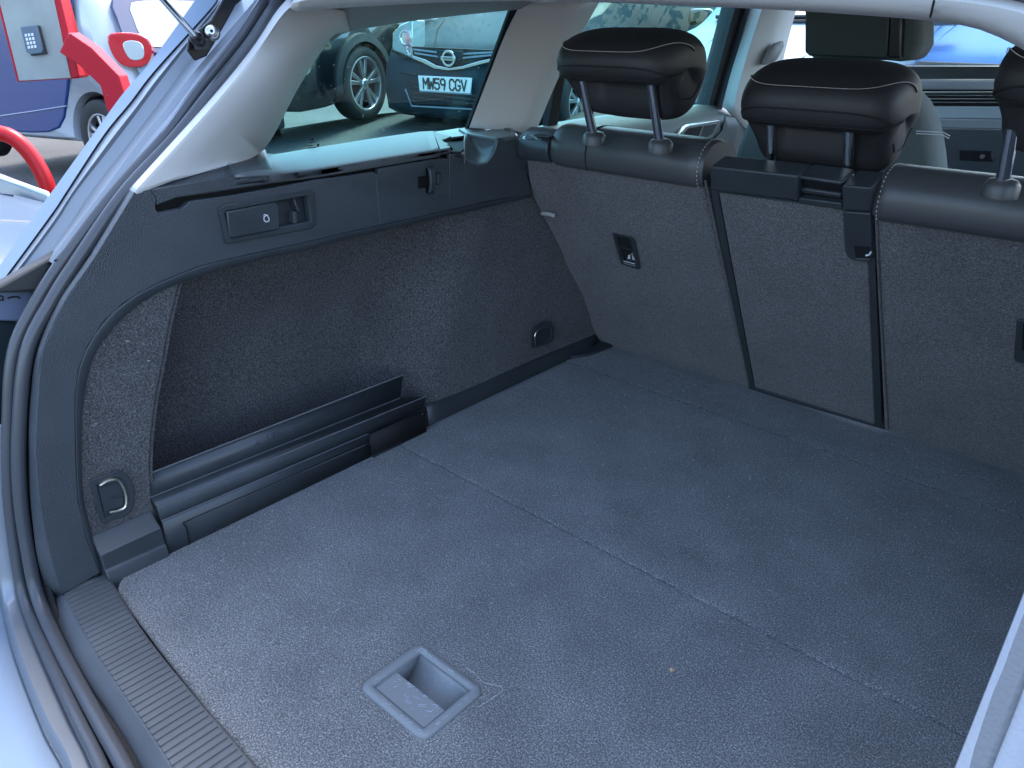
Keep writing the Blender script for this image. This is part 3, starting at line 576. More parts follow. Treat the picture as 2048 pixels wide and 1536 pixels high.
# ---- rear left door: sill card, glass, frame, handle
XD = -1.2
dc = MB()
dl = [PX(*p, XD + 0.02) for p in [(1060, 262), (1170, 240), (1267, 227), (1360, 217), (1416, 210), (1450, 214)]]
dt = cr(dl, 16); dn = [p + V((0.07, 0, -0.03)) for p in dt]; dn2 = [p + V((0.075, 0, -0.06)) for p in dt]; dn3 = [p + V((0.05, 0, -0.30)) for p in dt]
m_door = mat('door_card_vinyl', (0.10, 0.115, 0.115), 0.5, bump=(600, 0.25, 0.0008, 'vor'))
MB().loft([shf(dt, (-0.03, 0, 0)), dt, dn, dn2, dn3]).build('rear_door_card', m_door, car, solid=0.004, ang=70)
MB().prism([PX(*p, XD) for p in [(1060, 275), (1200, -20), (1500, -20), (1416, 225)]], (-0.004, 0, 0)).build('rear_door_glass', m_teal, car, smooth=False)
MB().prism([PX(*p, XD + 0.01) for p in [(1113, 150), (1131, 150), (1115, 258), (1096, 262)]], (-0.02, 0, 0)).build('door_glass_divider', m_void, car, bevel=0.003)
MB().prism([PX(*p, XD + 0.02) for p in [(1476, 0), (1504, 0), (1455, 165), (1440, 222), (1417, 222)]], (-0.05, 0, 0)).build('door_frame', m_clad, car, bevel=0.004)
MB().prism([PX(*p, XD + 0.04) for p in [(1504, 0), (1524, 0), (1472, 150), (1448, 215), (1440, 222), (1455, 165)]], (-0.05, 0, 0)).build('door_seal', m_rubber, car, bevel=0.004)
bpl = [[PX(*p, x) for p in pts] for pts, x in [([(1516, 0), (1485, 90), (1465, 150), (1448, 215)], -1.15), ([(1530, 0), (1500, 90), (1482, 150), (1462, 230)], -1.12), ([(1552, 0), (1535, 70), (1512, 150), (1490, 262)], -1.11), ([(1592, 0), (1575, 60), (1560, 120), (1520, 262)], -1.14)]]
MB().loft([cr(r, 12) for r in bpl]).build('door_pillar_trim', m_light, car, solid=0.01, ang=70)
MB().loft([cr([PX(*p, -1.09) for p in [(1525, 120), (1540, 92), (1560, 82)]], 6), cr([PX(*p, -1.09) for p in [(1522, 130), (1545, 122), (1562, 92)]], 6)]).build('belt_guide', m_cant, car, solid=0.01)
m_dh = MB(); ho = [(1345, 292), (1347, 283), (1372, 254), (1380, 250), (1438, 240), (1441, 244), (1428, 270), (1418, 291), (1404, 300), (1352, 299)]
hi_ = [(1352, 290), (1376, 257), (1434, 246), (1424, 268), (1412, 287)]
XH = XD + 0.105
hd = MB().prism([PX(*p, XH) for p in ho], (-0.02, 0, 0)).build('door_handle_surround', m_satin, car, bevel=0.0015)
MB().prism([PX(*p, XH + 0.001) for p in [(1364, 273), (1377, 257), (1406, 252), (1398, 272), (1385, 278)]], (-0.006, 0, 0)).build('handle_recess', m_void, hd, bevel=0.0008)
MB().prism([PX(*p, XH + 0.001) for p in [(1409, 252), (1435, 246), (1425, 268), (1398, 283)]], (-0.006, 0, 0)).build('handle_lever', m_trim2, hd, bevel=0.0008)
MB().prism([PX(*p, XH - 0.004) for p in [(1345, 299), (1416, 292), (1445, 262), (1452, 230), (1462, 300), (1350, 312)]], (-0.006, 0, 0)).build('armrest_edge', m_door, car, bevel=0.002)
MB().prism([PX(*p, -1.12) for p in [(1452, 255), (1500, 262), (1500, 330), (1452, 330)]], (-0.02, 0, 0)).build('door_pillar_base', m_trim2, car, bevel=0.004)
# ---- front: dashboard, windscreen, glovebox
def dpoly(pts, y, dep, name, m, par=None, bv=0.003): return MB().prism([PY(*p, y) for p in pts], (0, dep, 0)).build(name, m, par or car, bevel=bv)
dash = dpoly([(1798, 132), (2110, 132), (2110, 300), (1798, 300)], 2.86, 0.02, 'dashboard', m_trim2)
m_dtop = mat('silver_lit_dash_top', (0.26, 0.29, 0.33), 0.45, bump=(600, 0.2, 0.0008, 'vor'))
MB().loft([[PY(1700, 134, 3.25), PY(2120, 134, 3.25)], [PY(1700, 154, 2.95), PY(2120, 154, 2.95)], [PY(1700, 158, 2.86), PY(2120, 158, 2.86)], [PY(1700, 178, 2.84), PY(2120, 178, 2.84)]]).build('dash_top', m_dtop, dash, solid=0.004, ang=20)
for k, (ya_, yb_) in enumerate([(183, 186.5), (189.5, 192.5), (196.5, 199), (203.5, 206)]):
    dpoly([(1700, ya_), (2110, ya_), (2110, yb_), (1700, yb_)], 2.835, 0.015, 'vent_slat', m_chrome if k % 2 else m_satin, dash, 0.0008)
dpoly([(1700, 178), (2110, 178), (2110, 212), (1700, 212)], 2.85, 0.006, 'vent_backing', m_void, dash, 0)
dpoly([(1700, 212), (2110, 214), (2110, 238), (1700, 236)], 2.83, 0.02, 'trim_strip', mat('brushed_alu_inlay', (0.46, 0.54, 0.60), 0.35, 0.4), dash, 0.002)
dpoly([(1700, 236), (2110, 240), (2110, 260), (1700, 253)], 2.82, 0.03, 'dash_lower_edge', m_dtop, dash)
dpoly([(1700, 253), (2110, 260), (2110, 420), (1700, 420)], 2.80, 0.05, 'glovebox', m_trim, dash, 0.004)
lkb = dpoly([(1918, 300), (1984, 303), (1986, 324), (1920, 320)], 2.795, 0.01, 'glovebox_latch', m_black, dash, 0.002)
p_ = PY(1965, 313, 2.79); 
MB().lathe([(0.0001, -0.004), (0.006, -0.004), (0.0075, 0), (0.0001, 0)], p_, (0, 1, 0), 16).build('latch_lock', m_satin, dash)
MB().prism([V((-1.08, 2.72, 0.84)), V((0.085, 2.72, 0.84)), V((0.12, 3.35, 0.40)), V((-1.12, 3.35, 0.40))], (0, 0, 0.004)).build('windscreen', m_clear, car, smooth=False)
# front door shut line pillar far right
# side body shell outside the trims (keeps light out)
sh = MB()
for sx in (-1, 1):
    f_ = (lambda p: V(p)) if sx < 0 else mir
    sh.prism([f_((-1.22, 0.35, 0.44)), f_((-1.22, 3.4, 0.40)), f_((-1.26, 3.4, -0.40)), f_((-1.26, 0.35, -0.40))], (-0.02 * -sx * -1, 0, 0))
sh.build('body_side', m_paint, car, smooth=False)
MB().box((XC, 1.2, -0.30), (1.45, 2.0, 0.1)).box((XC, 2.4, -0.28), (1.4, 2.0, 0.05)).build('floor_pan', m_void, car, smooth=False)

# ================================================================== LOAD FLOOR
fl = thing('load_floor', (XC, 0.8, 0), 'dark blue grey carpeted boot floor board with a pull handle near the sill', 'boot floor')
xl, xr = -0.984, -0.011
def fpanel(x0, x1, ya, yb, cutc=None):
    r = 0.010; prof = [(0, -0.012), (0, -0.004), (0.0015, -0.0015), (0.004, -0.0004), (0.009, 0.0)]
    m = MB(); ys = [ya + d for d, z in prof]; zs_ = [z for d, z in prof]
    k = 30; ys += [ya + 0.009 + (yb - ya - 0.018) * i / k for i in range(1, k)]; zs_ += [0.0] * (k - 1)
    ys += [yb - d for d, z in reversed(prof)]; zs_ += [z for d, z in reversed(prof)]
    rails = []
    for y, z in zip(ys, zs_):
        row = []
        for i in range(61):
            x = x0 + (x1 - x0) * i / 60
            if cutc and y < ya + cutc and x < x0 + cutc * 0.8:   # rounded left rear corner
                t = (ya + cutc - y) / cutc; x = x0 + cutc * 0.8 * (1 - math.sqrt(max(0, 1 - t * t))) + (x - x0) * 0.5
            row.append(V((x, y + (0 if not cutc or y > ya + 0.05 else -0.022 * math.sin(math.pi * (x - x0) / (x1 - x0)) * (1 - (y - ya) / 0.05)), z)))
        rails.append(row)
    return m.loft(rails)
p1 = fpanel(xl, xr, 0.252, 0.7685, 0.06).build('front_carpet_panel' if False else 'carpet_panel', m_floor, fl, solid=0.012, ang=60, label='rear carpet panel with the handle')
p2 = fpanel(xl, xr, 0.7685, 1.2765).build('carpet_panel', m_floor, fl, solid=0.012, ang=60, label='middle carpet panel')
p3 = fpanel(xl, xr, 1.2765, 1.435).build('carpet_panel', m_floor, fl, solid=0.012, ang=60, label='narrow carpet strip at the seats')
def pile(x0, x1, y0, y1, n_, m_, wd=0.00016, lo=0.0016, hi=0.0040):
    mb_ = MB()
    for i in range(n_):
        x = random.uniform(x0, x1); y = random.uniform(y0, y1)
        if -0.575 < x < -0.45 and 0.36 < y < 0.467: continue
        a_ = random.uniform(0, 6.283); l_ = random.uniform(lo, hi); c_, s_ = math.cos(a_), math.sin(a_); z0 = 0.0002; b_ = V((x + c_ * l_ * .5, y + s_ * l_ * .5, z0 + random.uniform(.0004, .0014))); w_ = wd * random.uniform(.6, 1.6)
        mb_.v += [V((x - s_ * w_, y + c_ * w_, z0)), V((x + s_ * w_, y - c_ * w_, z0)), b_, V((x + c_ * l_, y + s_ * l_, z0 + random.uniform(0, .0009)))]
        o_ = len(mb_.v) - 4; mb_.f += [(o_, o_ + 1, o_ + 2), (o_ + 1, o_ + 3, o_ + 2)]; mb_.m += [0, 0]
    return mb_
m_pile = mat('carpet_fibre', (0.18, 0.19, 0.19), 0.9, speck=[(300, (0.46, 0.50, 0.53), 0.5, 0.62)])
pile(xl + .01, xr - .01, 0.258, 0.765, 45000, 0).build('carpet_pile', m_pile, p1, kind='stuff', norm=False, smooth=False)
pile(xl + .01, xr - .01, 0.772, 1.40, 30000, 0, wd=0.0002).build('carpet_pile', m_pile, p2, kind='stuff', norm=False, smooth=False)
m_dark_fibre = mat('soiled_fibre', (0.022, 0.022, 0.022), 0.95)
mbs = MB()
for (px_, py_, rx_, ry_, n_) in [(1245, 1018, .055, .024, 380), (1405, 918, .04, .024, 240), (1385, 1112, .055, .014, 200), (1560, 985, .03, .02, 90), (1230, 1060, .03, .012, 90)]:
    c_ = PZ(px_, py_, 0.0012)
    for i in range(n_):
        x = c_.x + random.gauss(0, rx_ * .55); y = c_.y + random.gauss(0, ry_ * .6); a_ = random.uniform(0, 6.283); l_ = random.uniform(.0015, .0035); cc_, ss_ = math.cos(a_), math.sin(a_)
        o_ = len(mbs.v); mbs.v += [V((x - ss_ * .0003, y + cc_ * .0003, .0009)), V((x + ss_ * .0003, y - cc_ * .0003, .0009)), V((x + cc_ * l_, y + ss_ * l_, .0018))]; mbs.f.append((o_, o_ + 1, o_ + 2)); mbs.m.append(0)
mbs.build('soiled_pile', m_dark_fibre, p1 if False else p2, kind='stuff', norm=False, smooth=False)
hx0, hx1, hy0, hy1 = -0.570, -0.455, 0.366, 0.462
cut(p1, MB().box(((hx0 + hx1) / 2, (hy0 + hy1) / 2, 0), (hx1 - hx0 - 0.012, hy1 - hy0 - 0.012, 0.1)))
def rrect(x0, x1, y0, y1, r, z, k=5):
    out = []
    for cx, cy, a0 in ((x1 - r, y1 - r, 0), (x0 + r, y1 - r, 90), (x0 + r, y0 + r, 180), (x1 - r, y0 + r, 270)):
        for i in range(k + 1): t = math.radians(a0 + 90 * i / k); out.append(V((cx + r * math.cos(t), cy + r * math.sin(t), z)))
    return out
ix0, ix1, iy0, iy1 = hx0 + 0.0155, hx1 - 0.0145, hy0 + 0.013, hy1 - 0.012
hm = MB().loft([rrect(hx0, hx1, hy0, hy1, 0.013, -0.002), rrect(hx0 + .0003, hx1 - .0003, hy0 + .0003, hy1 - .0003, 0.013, 0.0015), rrect(hx0 + .002, hx1 - .002, hy0 + .002, hy1 - .002, 0.012, 0.0032),
     rrect(ix0 - .003, ix1 + .003, iy0 - .003, iy1 + .003, 0.004, 0.0036), rrect(ix0 - .001, ix1 + .001, iy0 - .001, iy1 + .001, 0.002, 0.002), rrect(ix0, ix1, iy0, iy1, 0.0015, -0.004)], closed=True)
hand = hm.build('pull_handle', m_handle, fl, ang=70)
ym = iy0 + (iy1 - iy0) * 0.47
bowl = MB(); rows = []
for i in range(13):
    t = i / 12; y = iy1 - (iy1 - iy0) * 0.62 * t; z = -0.001 - 0.030 * math.sin(min(1, t * 1.15) * math.pi / 2) ** 1.0
    rows.append([V((ix0, y, z)), V((ix1, y, z))])
bowl.loft(rows); bowl.add([V((ix0 + .0002, iy1, 0)), V((ix0 + .0002, iy0, 0)), V((ix0 + .0002, iy0, -.035)), V((ix0 + .0002, iy1, -.035)), V((ix1 - .0002, iy1, 0)), V((ix1 - .0002, iy0, 0)), V((ix1 - .0002, iy0, -.035)), V((ix1 - .0002, iy1, -.035))], [(0, 1, 2, 3), (7, 6, 5, 4)])
bowl.build('handle_bowl', m_handle, hand, solid=0.001, ang=60)
MB().box(((ix0 + ix1) / 2, (iy0 + ym) / 2, -0.0015), (ix1 - ix0 - 0.0015, ym - iy0 - 0.001, 0.004)).build('handle_flap', m_handle, hand, bevel=0.001)
sc = MB()
for i in range(26):
    x = random.uniform(ix0 + .004, ix1 - .006); y = random.uniform(iy0 + .003, ym - .003); l_ = random.uniform(.003, .012); t = random.choice([0.3, 0.5, 1.4, 1.6, 0.9]) + random.uniform(-.2, .2)
    a_ = V((x, y, 0.0006)); b_ = V((min(ix1 - .002, x + l_ * math.cos(t)), min(ym - .001, y + l_ * math.sin(t)), 0.0006)); sc.tube([a_, b_], 0.00018, 4)
for i in range(22):
    s_ = random.choice([0, 1, 2, 3]); w_ = random.uniform(.1, .9); l_ = random.uniform(.003, .009)
    if s_ == 0: a_ = V((hx0 + .006 + random.uniform(0, .006), hy0 + .1 * w_, 0.0036)); b_ = a_ + V((random.uniform(-.003, .003), l_, 0))
    elif s_ == 1: a_ = V((hx0 + .115 * w_, hy0 + .006, 0.0036)); b_ = a_ + V((l_, random.uniform(-.002, .003), 0))
    elif s_ == 2: a_ = V((hx0 + .1 * w_, hy1 - .007, 0.0036)); b_ = a_ + V((l_, random.uniform(-.003, .002), 0))
    else: a_ = V((hx1 - .007, hy0 + .08 * w_, 0.0036)); b_ = a_ + V((random.uniform(-.003, .003), l_, 0))
    if b_.x < hx1 - .002 and b_.y < hy1 - .002: sc.tube([a_, b_], 0.0002, 4)
sc.build('scratches', mat('scratch_white', (0.42, 0.47, 0.55), 0.6), hand, kind='stuff')

# lint, hair and crumbs lying about
def curl(p, up_, size, r, m, hgt=0.0008):
    u_ = up_.orthogonal().normalized(); w_ = up_.cross(u_); a_ = random.uniform(0, 6.28); d_ = u_ * math.cos(a_) + w_ * math.sin(a_); q = p + up_ * hgt; pts = [q]; k = random.uniform(-1.2, 1.2)
    for i in range(7):
        a_ += k * random.uniform(0.2, 1.0); d_ = u_ * math.cos(a_) + w_ * math.sin(a_); q = q + d_ * size / 7; pts.append(q + up_ * random.uniform(-0.0003, 0.0006))
    m.tube(pts, r, 3, cap=False)
lint = MB(); UP = V((0, 0, 1))
for i in range(520):
    if i < 260: x = random.uniform(xl + .02, xl + 0.45); y = 0.27 + abs(random.gauss(0, 0.20))
    else: x = random.uniform(xl + .02, xr - .02); y = random.uniform(0.26, 1.38)
    if y > 1.4: continue
    if hx0 - .004 < x < hx1 + .004 and hy0 - .004 < y < hy1 + .004: continue
    curl(V((x, y, 0.0006)), UP, random.uniform(.002, .011), random.uniform(.00009, .00019), lint)
lint.build('carpet_lint', m_lint, None, kind='stuff'); bpy.data.objects['carpet_lint']['label'] = 'pale lint and short hairs scattered over the boot floor carpet'; bpy.data.objects['carpet_lint']['category'] = 'lint'
lint2 = MB()
for i in range(150):
    p = PX(random.uniform(310, 1180), random.uniform(430, 900), -1.0)
    x = arch_x(p.y - 0.45 * (p.z - 0.22), p.z)
    if p.z < .02 or p.z > .40: continue
    curl(V((x + 0.0025, p.y, p.z)), V((1, 0, 0)), random.uniform(.002, .008), random.uniform(.00009, .00018), lint2)
for i in range(160):
    p = PS(random.uniform(1090, 2048), random.uniform(340, 940), 0.0016)
    if p.z > 0.02 and p.z < 0.46: curl(p, -SN if False else SN, random.uniform(.002, .007), random.uniform(.00008, .00016), lint2)
for i in range(26): curl(PX(random.uniform(170, 310), random.uniform(640, 930), XP + 0.001), V((1, 0, 0)), random.uniform(.002, .006), .00015, lint2)
o = lint2.build('lining_lint', m_lint, None, kind='stuff'); o['label'] = 'fine pale lint clinging to the side carpet and seat backs'; o['category'] = 'lint'
hair = [PZ(*p, 0.004) for p in [(930, 1335), (950, 1347), (968, 1365), (998, 1372), (1005, 1380), (985, 1396), (955, 1415)]]
o = MB().tube(cr(hair, 30), 0.00017, 4).build('loose_hair', m_lint, None); o['label'] = 'single long pale hair looping off the right corner of the floor handle'; o['category'] = 'hair'
def crumb(px, py, where, name, label, size, m):
    p = where(px, py); mb_ = MB()
    for k in range(5):
        q = p + V((random.uniform(-1, 1), random.uniform(-1, 1), random.uniform(-.3, 1))) * size * 0.6
        mb_.box(q, (size * random.uniform(.4, 1), size * random.uniform(.4, 1), size * random.uniform(.3, .8)), Matrix.Rotation(random.uniform(0, 3), 3, 'X') @ Matrix.Rotation(random.uniform(0, 3), 3, 'Z'))
    o = mb_.build(name, m, None, bevel=size * .1, bseg=1); o['label'] = label; o['category'] = name.split('_')[-1]; return o
crumb(255, 683, lambda a, b: PX(a, b, XP + 0.002), 'tan_crumb', 'small tan crumb stuck high on the pillar carpet above the lashing ring', 0.0022, m_crumb)
crumb(1345, 1341, lambda a, b: PZ(a, b, 0.002), 'dry_straw_bit', 'pale dry straw bit on the floor carpet right of the hinge crease', 0.0035, m_crumb)
crumb(297, 722, lambda a, b: PX(a, b, XP + 0.002), 'white_fluff', 'white fluff tuft on the edge of the pillar carpet', 0.0014, m_lint)
crumb(874, 830, lambda a, b: PZ(a, b, 0.002), 'white_crumb', 'white crumb beside the end of the black divider rail', 0.0016, m_lint)
crumb(845, 828, lambda a, b: PX(a, b, -0.97), 'pale_stick', 'tiny pale stick leaning at the end of the divider rail', 0.001, m_lint)

# ================================================================== REMOVABLE DIVIDER RAIL
dv = thing('divider_rail', (-0.99, 0.58, 0.0), 'dark plastic folding divider rail standing along the left side of the boot, marked UP', 'divider')
L1 = [PX(*p, -1.004) for p in [(296, 947), (728, 777), (805, 749)]]
ee = lambda a, b, x, x2=None: [PX(*a, x), PX(*b, x2 if x2 else x)]
A1, B1 = PX(297, 948, -1.004), PX(806, 750, -1.004)
A2, B2 = PX(301, 995, -0.998), PX(800, 796, -0.998)
A3, B3 = PX(313, 1012, -0.980), PX(851, 793, -0.982)
A4, B4 = PX(322, 1041, -0.976), PX(846, 820, -0.978)
th = 0.003
dv1 = MB().loft([[A1 + V((-.006, 0, -.003)), B1 + V((-.006, 0, -.003))], [A1, B1], [A2, B2]]).build('upper_flange', m_trim2, dv, solid=0.003, ang=20)
MB().loft([[A2, B2 + V((0, .0, 0))], [A3, B3]]).build('groove_floor', m_trim2, dv, solid=0.003, ang=20)
MB().loft([[A3, B3], [A3 + V((.001, 0, -.001)), B3 + V((.001, 0, -.001))], [A4, B4]]).build('front_face', m_trim, dv, solid=0.003, ang=20)
C4_ = A4.lerp(B4, (710 - 322) / (846 - 322)); 
A5 = V((A4.x + .004, A4.y, -0.004)); C5 = V((C4_.x + .004, C4_.y, -0.004))
MB().loft([[A4, C4_], [A4 + V((.0045, 0, -.002)), C4_ + V((.0045, 0, -.002))], [A5, C5]]).build('lower_skirt', m_trim2, dv, solid=0.003, ang=20)
sk0, sk1 = A4 + V((.005, .035, -.016)), C4_ + V((.005, -.01, -.016))
MB().tube(cr([V((sk0.x, sk0.y - .006, -0.003)), V((sk0.x, sk0.y - .004, sk0.z - .006)), sk0, sk0.lerp(sk1, .5), sk1, V((sk1.x, sk1.y + .008, -0.002))], 40), 0.0009, 5).build('skirt_groove', m_void, dv)
MB().loft([[C4_ + V((0.003, 0.0, -.001)), B4 + V((.003, 0, -.001))], [V((C4_.x + .004, C4_.y, 0.004)), V((B4.x + .004, B4.y, 0.003))]]).build('rear_skirt', m_void, dv, solid=0.003)
MB().loft([[V((C4_.x + .006, C4_.y, 0.0035)), V((B4.x + .006, B4.y, 0.0022))], [V((C4_.x + .010, C4_.y, 0.0005)), V((B4.x + .009, B4.y, 0.0005))]]).build('skirt_gap', m_void, dv, solid=0.001)
un = (A2 - A1).cross(B1 - A1).normalized(); un = un if un.x > 0 else -un
ud = (B1 - A1).normalized()
MU = frame(PX(546, 874, -1.0005) + un * 0.0012, ud, un.cross(ud)); m_emb = mat('embossed_plastic', (0.06, 0.068, 0.08), 0.4)
text_mesh('UP', 0.020, MU, 'up_lettering', m_emb, dv, 0.0003)
for px, py in ((514, 889), (582, 861)):
    text_mesh('+', 0.020, frame(PX(px, py, -1.0005) + un * 0.0012, ud, un.cross(ud)), 'arrow_mark', m_emb, dv, 0.0003)
sf = MB()
for k in range(9):
    a_ = PX(random.uniform(655, 700), random.uniform(806, 822), -1.0) + un * 0.0015; sf.tube([a_, a_ + V((0.001, 0.002, -0.012))], 0.0003, 4)
for k in range(4):
    a_ = PX(random.uniform(660, 700), random.uniform(815, 826), -1.0) + un * 0.0015; sf.tube([a_, a_ + ud * random.uniform(.015, .04)], 0.0003, 4)
sf.build('scuff_marks', m_emb, dv, kind='stuff')

m_edge = mat('edge_highlight_plastic', (0.13, 0.14, 0.155), 0.32)  # lighter colour on the rounded lips paints their highlights
for a_, b_, r_ in ((A1, B1, .0013), (A2, B2, .0008), (A3, B3, .0011), (A4 + V((.002, 0, 0)), C4_ + V((.002, 0, 0)), .0010), (A4 + V((.005, .04, -.017)), C4_ + V((.005, -.012, -.017)), .0006)):
    MB().tube([a_, b_], r_, 6).build('rounded_edge', m_edge, dv)
# ================================================================== REAR SEATS
def seat_root(x, label): return thing('rear_seat_back', (x, 1.3, 0.0), label, 'seat')
def vec_off(p, dy, dz): return p + V((0, dy, dz))
ROLL = [(0.014, -0.014), (-0.004, -0.012), (-0.011, -0.002), (-0.014, 0.014), (-0.010, 0.034), (0.004, 0.050), (0.028, 0.058), (0.065, 0.055), (0.10, 0.04), (0.115, 0.01)]
def roll(a_, b_, root, name, m, n=24, drop=0.0, cap=0.012):
    prof = cr([V((0, y, z)) for y, z in ROLL], 22); c_ = V((0, 0.045, 0.02)); rails = []
    for i in range(n + 1):
        t = i / n; d = min(t, 1 - t) * (b_ - a_).length; k = 1.0 if d > cap else 1 - 0.10 * (1 - d / cap) ** 2
        rails.append([a_.lerp(b_, t) + c_ + (q - c_) * k for q in prof])
    mb_ = MB().loft(rails); L_ = len(prof)
    mb_.f += [tuple(range(L_)), tuple(len(mb_.v) - L_ + k for k in reversed(range(L_)))]; mb_.m += [0, 0]
    return mb_.build(name, m, root, ang=50)
def headrest(root, xc, yb, zb, tilt=0.35, hw=0.104, sc_=1.0, up_=0.105, spacing=0.127, base_off=0.0, zsc=0.84, sh=0.010):
    """posts rise from (xc, yb, zb); pad built on a C shaped profile"""
    lean = V((0, -0.42, 1)).normalized()
    hb = V((xc, yb, zb)) + lean * up_
    prof = [(-.040, 0.0), (-.052, .012), (-.056, .034), (-.046, .056), (-.022, .074), (.02, .084), (.062, .080), (.092, .058), (.104, .020), (.104, -.022), (.094, -.055), (.070, -.070), (.045, -.068), (.030, -.050), (.024, -.022), (.020, -.004), (-.004, -.007)]
    prof = [(y, z * zsc) for y, z in prof]; P = cr([V((0, y * sc_, z * sc_)) for y, z in prof], 72, True)
    c_ = V((0, .024 * sc_, .02 * sc_))
    PH = [V((0, p.y, p.z)) for p in P]
    for q in PH:
        if q.z < 0.006 and q.y < .05: q.y = min(q.y, -.045 + 0.95 * abs(q.z - 0.006) + 0.0); q.z = min(q.z, -0.0)
    def surf(th, j, lift=0.0):
        s_ = math.sin(th); c2 = max(0.0, math.cos(th)); e = 0.50
        xx = hw * sc_ * (abs(s_) ** e) * (1 if s_ > 0 else -1) if s_ else 0; k = c2 ** e if c2 > 0 else 0
        k = k if abs(s_) < 0.9999 else 0.0
        q = P[int(j) % 72].lerp(P[(int(j) + 1) % 72], j - int(j)); qh = PH[int(j) % 72].lerp(PH[(int(j) + 1) % 72], j - int(j)); bl = min(1, max(0, (abs(xx) / (hw * sc_) - .45) / .50)); q = q.lerp(qh, bl * bl * (3 - 2 * bl))
        d = (q - c_); dl_ = d.normalized() * lift
        xx *= 1.0 if q.z > 0 else 1.0
        tt = min(1, max(0, (0.02 - q.z) / 0.07)); xx *= 1 - 0.09 * tt * tt * (3 - 2 * tt)
        return hb + V((xx + sh + (lift * s_ ** 5), 0, 0)) + c_ + d * k + dl_ * k
    rails = []
    NT = 40
    for i in range(NT + 1):
        th_ = math.pi * (i / NT - 0.5); rails.append([surf(th_, j) for j in range(72)])
    pad = MB().loft(rails, closed=True).build('head_restraint', m_leather, root, ang=80)
    # seams
    def seam(j0, jend, r, m, name, nn=70, lim=1.40, lift=0.0006):
        pts = []
        for i in range(nn):
            t = -1 + 2 * i / (nn - 1); th_ = lim * t; j = j0 + (jend - j0) * abs(t) ** 2.6
            pts.append(surf(th_, j % 72, lift))
        return pts
    def jn(y, z): return min(range(72), key=lambda k: (P[k] - V((0, y * sc_, z * sc_))).length)
    ja, jt = jn(-.050, .048 * zsc), jn(.03, .084 * zsc)
    sa = cr(seam(ja, jt, 0, None, '', nn=140), 100); 
    MB().tube(sa, 0.0011, 5).build('seam', m_void, pad)
    st2 = MB()
    for i in range(2, len(sa) - 2, 1):
        a_, b_ = sa[i], sa[i + 1]; o_ = (a_ - hb - c_).normalized() * 0.0022
        st2.tube([a_.lerp(b_, .15) + o_, a_.lerp(b_, .75) + o_], 0.0006, 4)
    st2.build('stitching', m_thread, pad)
    jb = jn(-.056, .026 * zsc); MB().tube(seam(jb, jb - 5, 0, None, '', lim=1.45, lift=0.0002), 0.0013, 5).build('seam', m_void, pad)
    jc = 1; MB().tube(seam(jc, jc, 0, None, '', lim=1.38, lift=0.0004), 0.0016, 6).build('seam', m_void, pad)
    MB().tube([surf(math.pi / 2 * 0.80, j, 0.0003) for j in range(jn(.104, -.02 * zsc), jn(.030, -.050 * zsc) + 1)], 0.0010, 5).build('seam', m_void, pad)
    for sgn in (-1, 1):
        b0 = V((xc + sgn * spacing / 2, yb, zb)) - lean * (0.004 if base_off is not None else 0.03); t0 = V((b0.x, hb.y, hb.z)) + lean * 0.022
        MB().tube([b0, t0], 0.0075, 14).build('post', m_chrome, pad)
        if base_off is not None:
            c3 = V((xc + sgn * spacing / 2, yb, zb)); MB().lathe([(0.0001, 0.013), (0.009, 0.013), (0.015, 0.011), (0.019, 0.005), (0.019, -0.008), (0.0001, -0.008)], c3, (0, 0, 1), 24).build('post_collar', m_roll, pad)
    return pad
# -- left seat (narrow section)
sl = seat_root(-0.79, 'left rear seat back with carpeted rear and grey leather top, beside the side window')
pl = [PS(1050, 300), PS(1404, 352), PS(1500, 778), PS(1205, 688), PS(1183, 664), PS(1120, 500), PS(1060, 385)]
pl[2] = PS(1501, 779); 
MB().prism(pl, -SN * 0.05).build('carpet_back', m_seatc, sl, bevel=0.006, bseg=3)
MB().tube(cr([PS(1411, 362, 0.0015), PS(1450, 545, 0.0015), PS(1497, 768, 0.0015)], 20), 0.0022, 6).build('edge_binding', m_wallc, sl)
a_, b_ = PS(1106, 315), PS(1408, 361)
roll(a_, b_, sl, 'top_roll', m_roll)
jr = [a_.lerp(b_, 0.27) + V((0, y, z)) * 1.0 for y, z in ROLL[1:8]]
MB().tube(cr([p + V((0, -.0006, .0006)) for p in jr], 16), 0.0012, 5).build('roll_seam', m_void, sl)
er = [b_ + V((-0.006, y, z)) for y, z in ROLL[1:8]]; em = MB(); ec = cr([p + V((0, -.0008, .0008)) for p in er], 40)
for i in range(0, 38, 2): em.tube([ec[i], ec[i].lerp(ec[i + 1], .8)], 0.0006, 4)
em.build('stitching', m_thread, sl)
# black release housing at the outer end
z_ = 0.0
rh = MB().loft([[p + V((0, y * 0.9, z * 0.78)) for y, z in ROLL] for p in (PS(1042, 307), PS(1102, 314))]); nL = len(ROLL); rh.f += [tuple(range(nL)), tuple(nL + k for k in reversed(range(nL)))]; rh.m += [0, 0]
rhb = rh.build('release_housing', m_trim2, sl, bevel=0.002)
pz = PZ(1068, 272, 0.519); MB().tube(cr([PZ(*p, 0.520) for p in [(1046, 277), (1052, 272), (1066, 273), (1072, 278), (1060, 279)]], 20, True), 0.0009, 5, closed=True).build('housing_mark', m_satin, rhb)
MB().prism([PZ(*p, 0.5195) for p in [(1068, 270), (1085, 265), (1105, 265), (1112, 271), (1095, 275), (1076, 274)]], (0, 0, -0.002)).build('release_button_well', m_void, rhb)
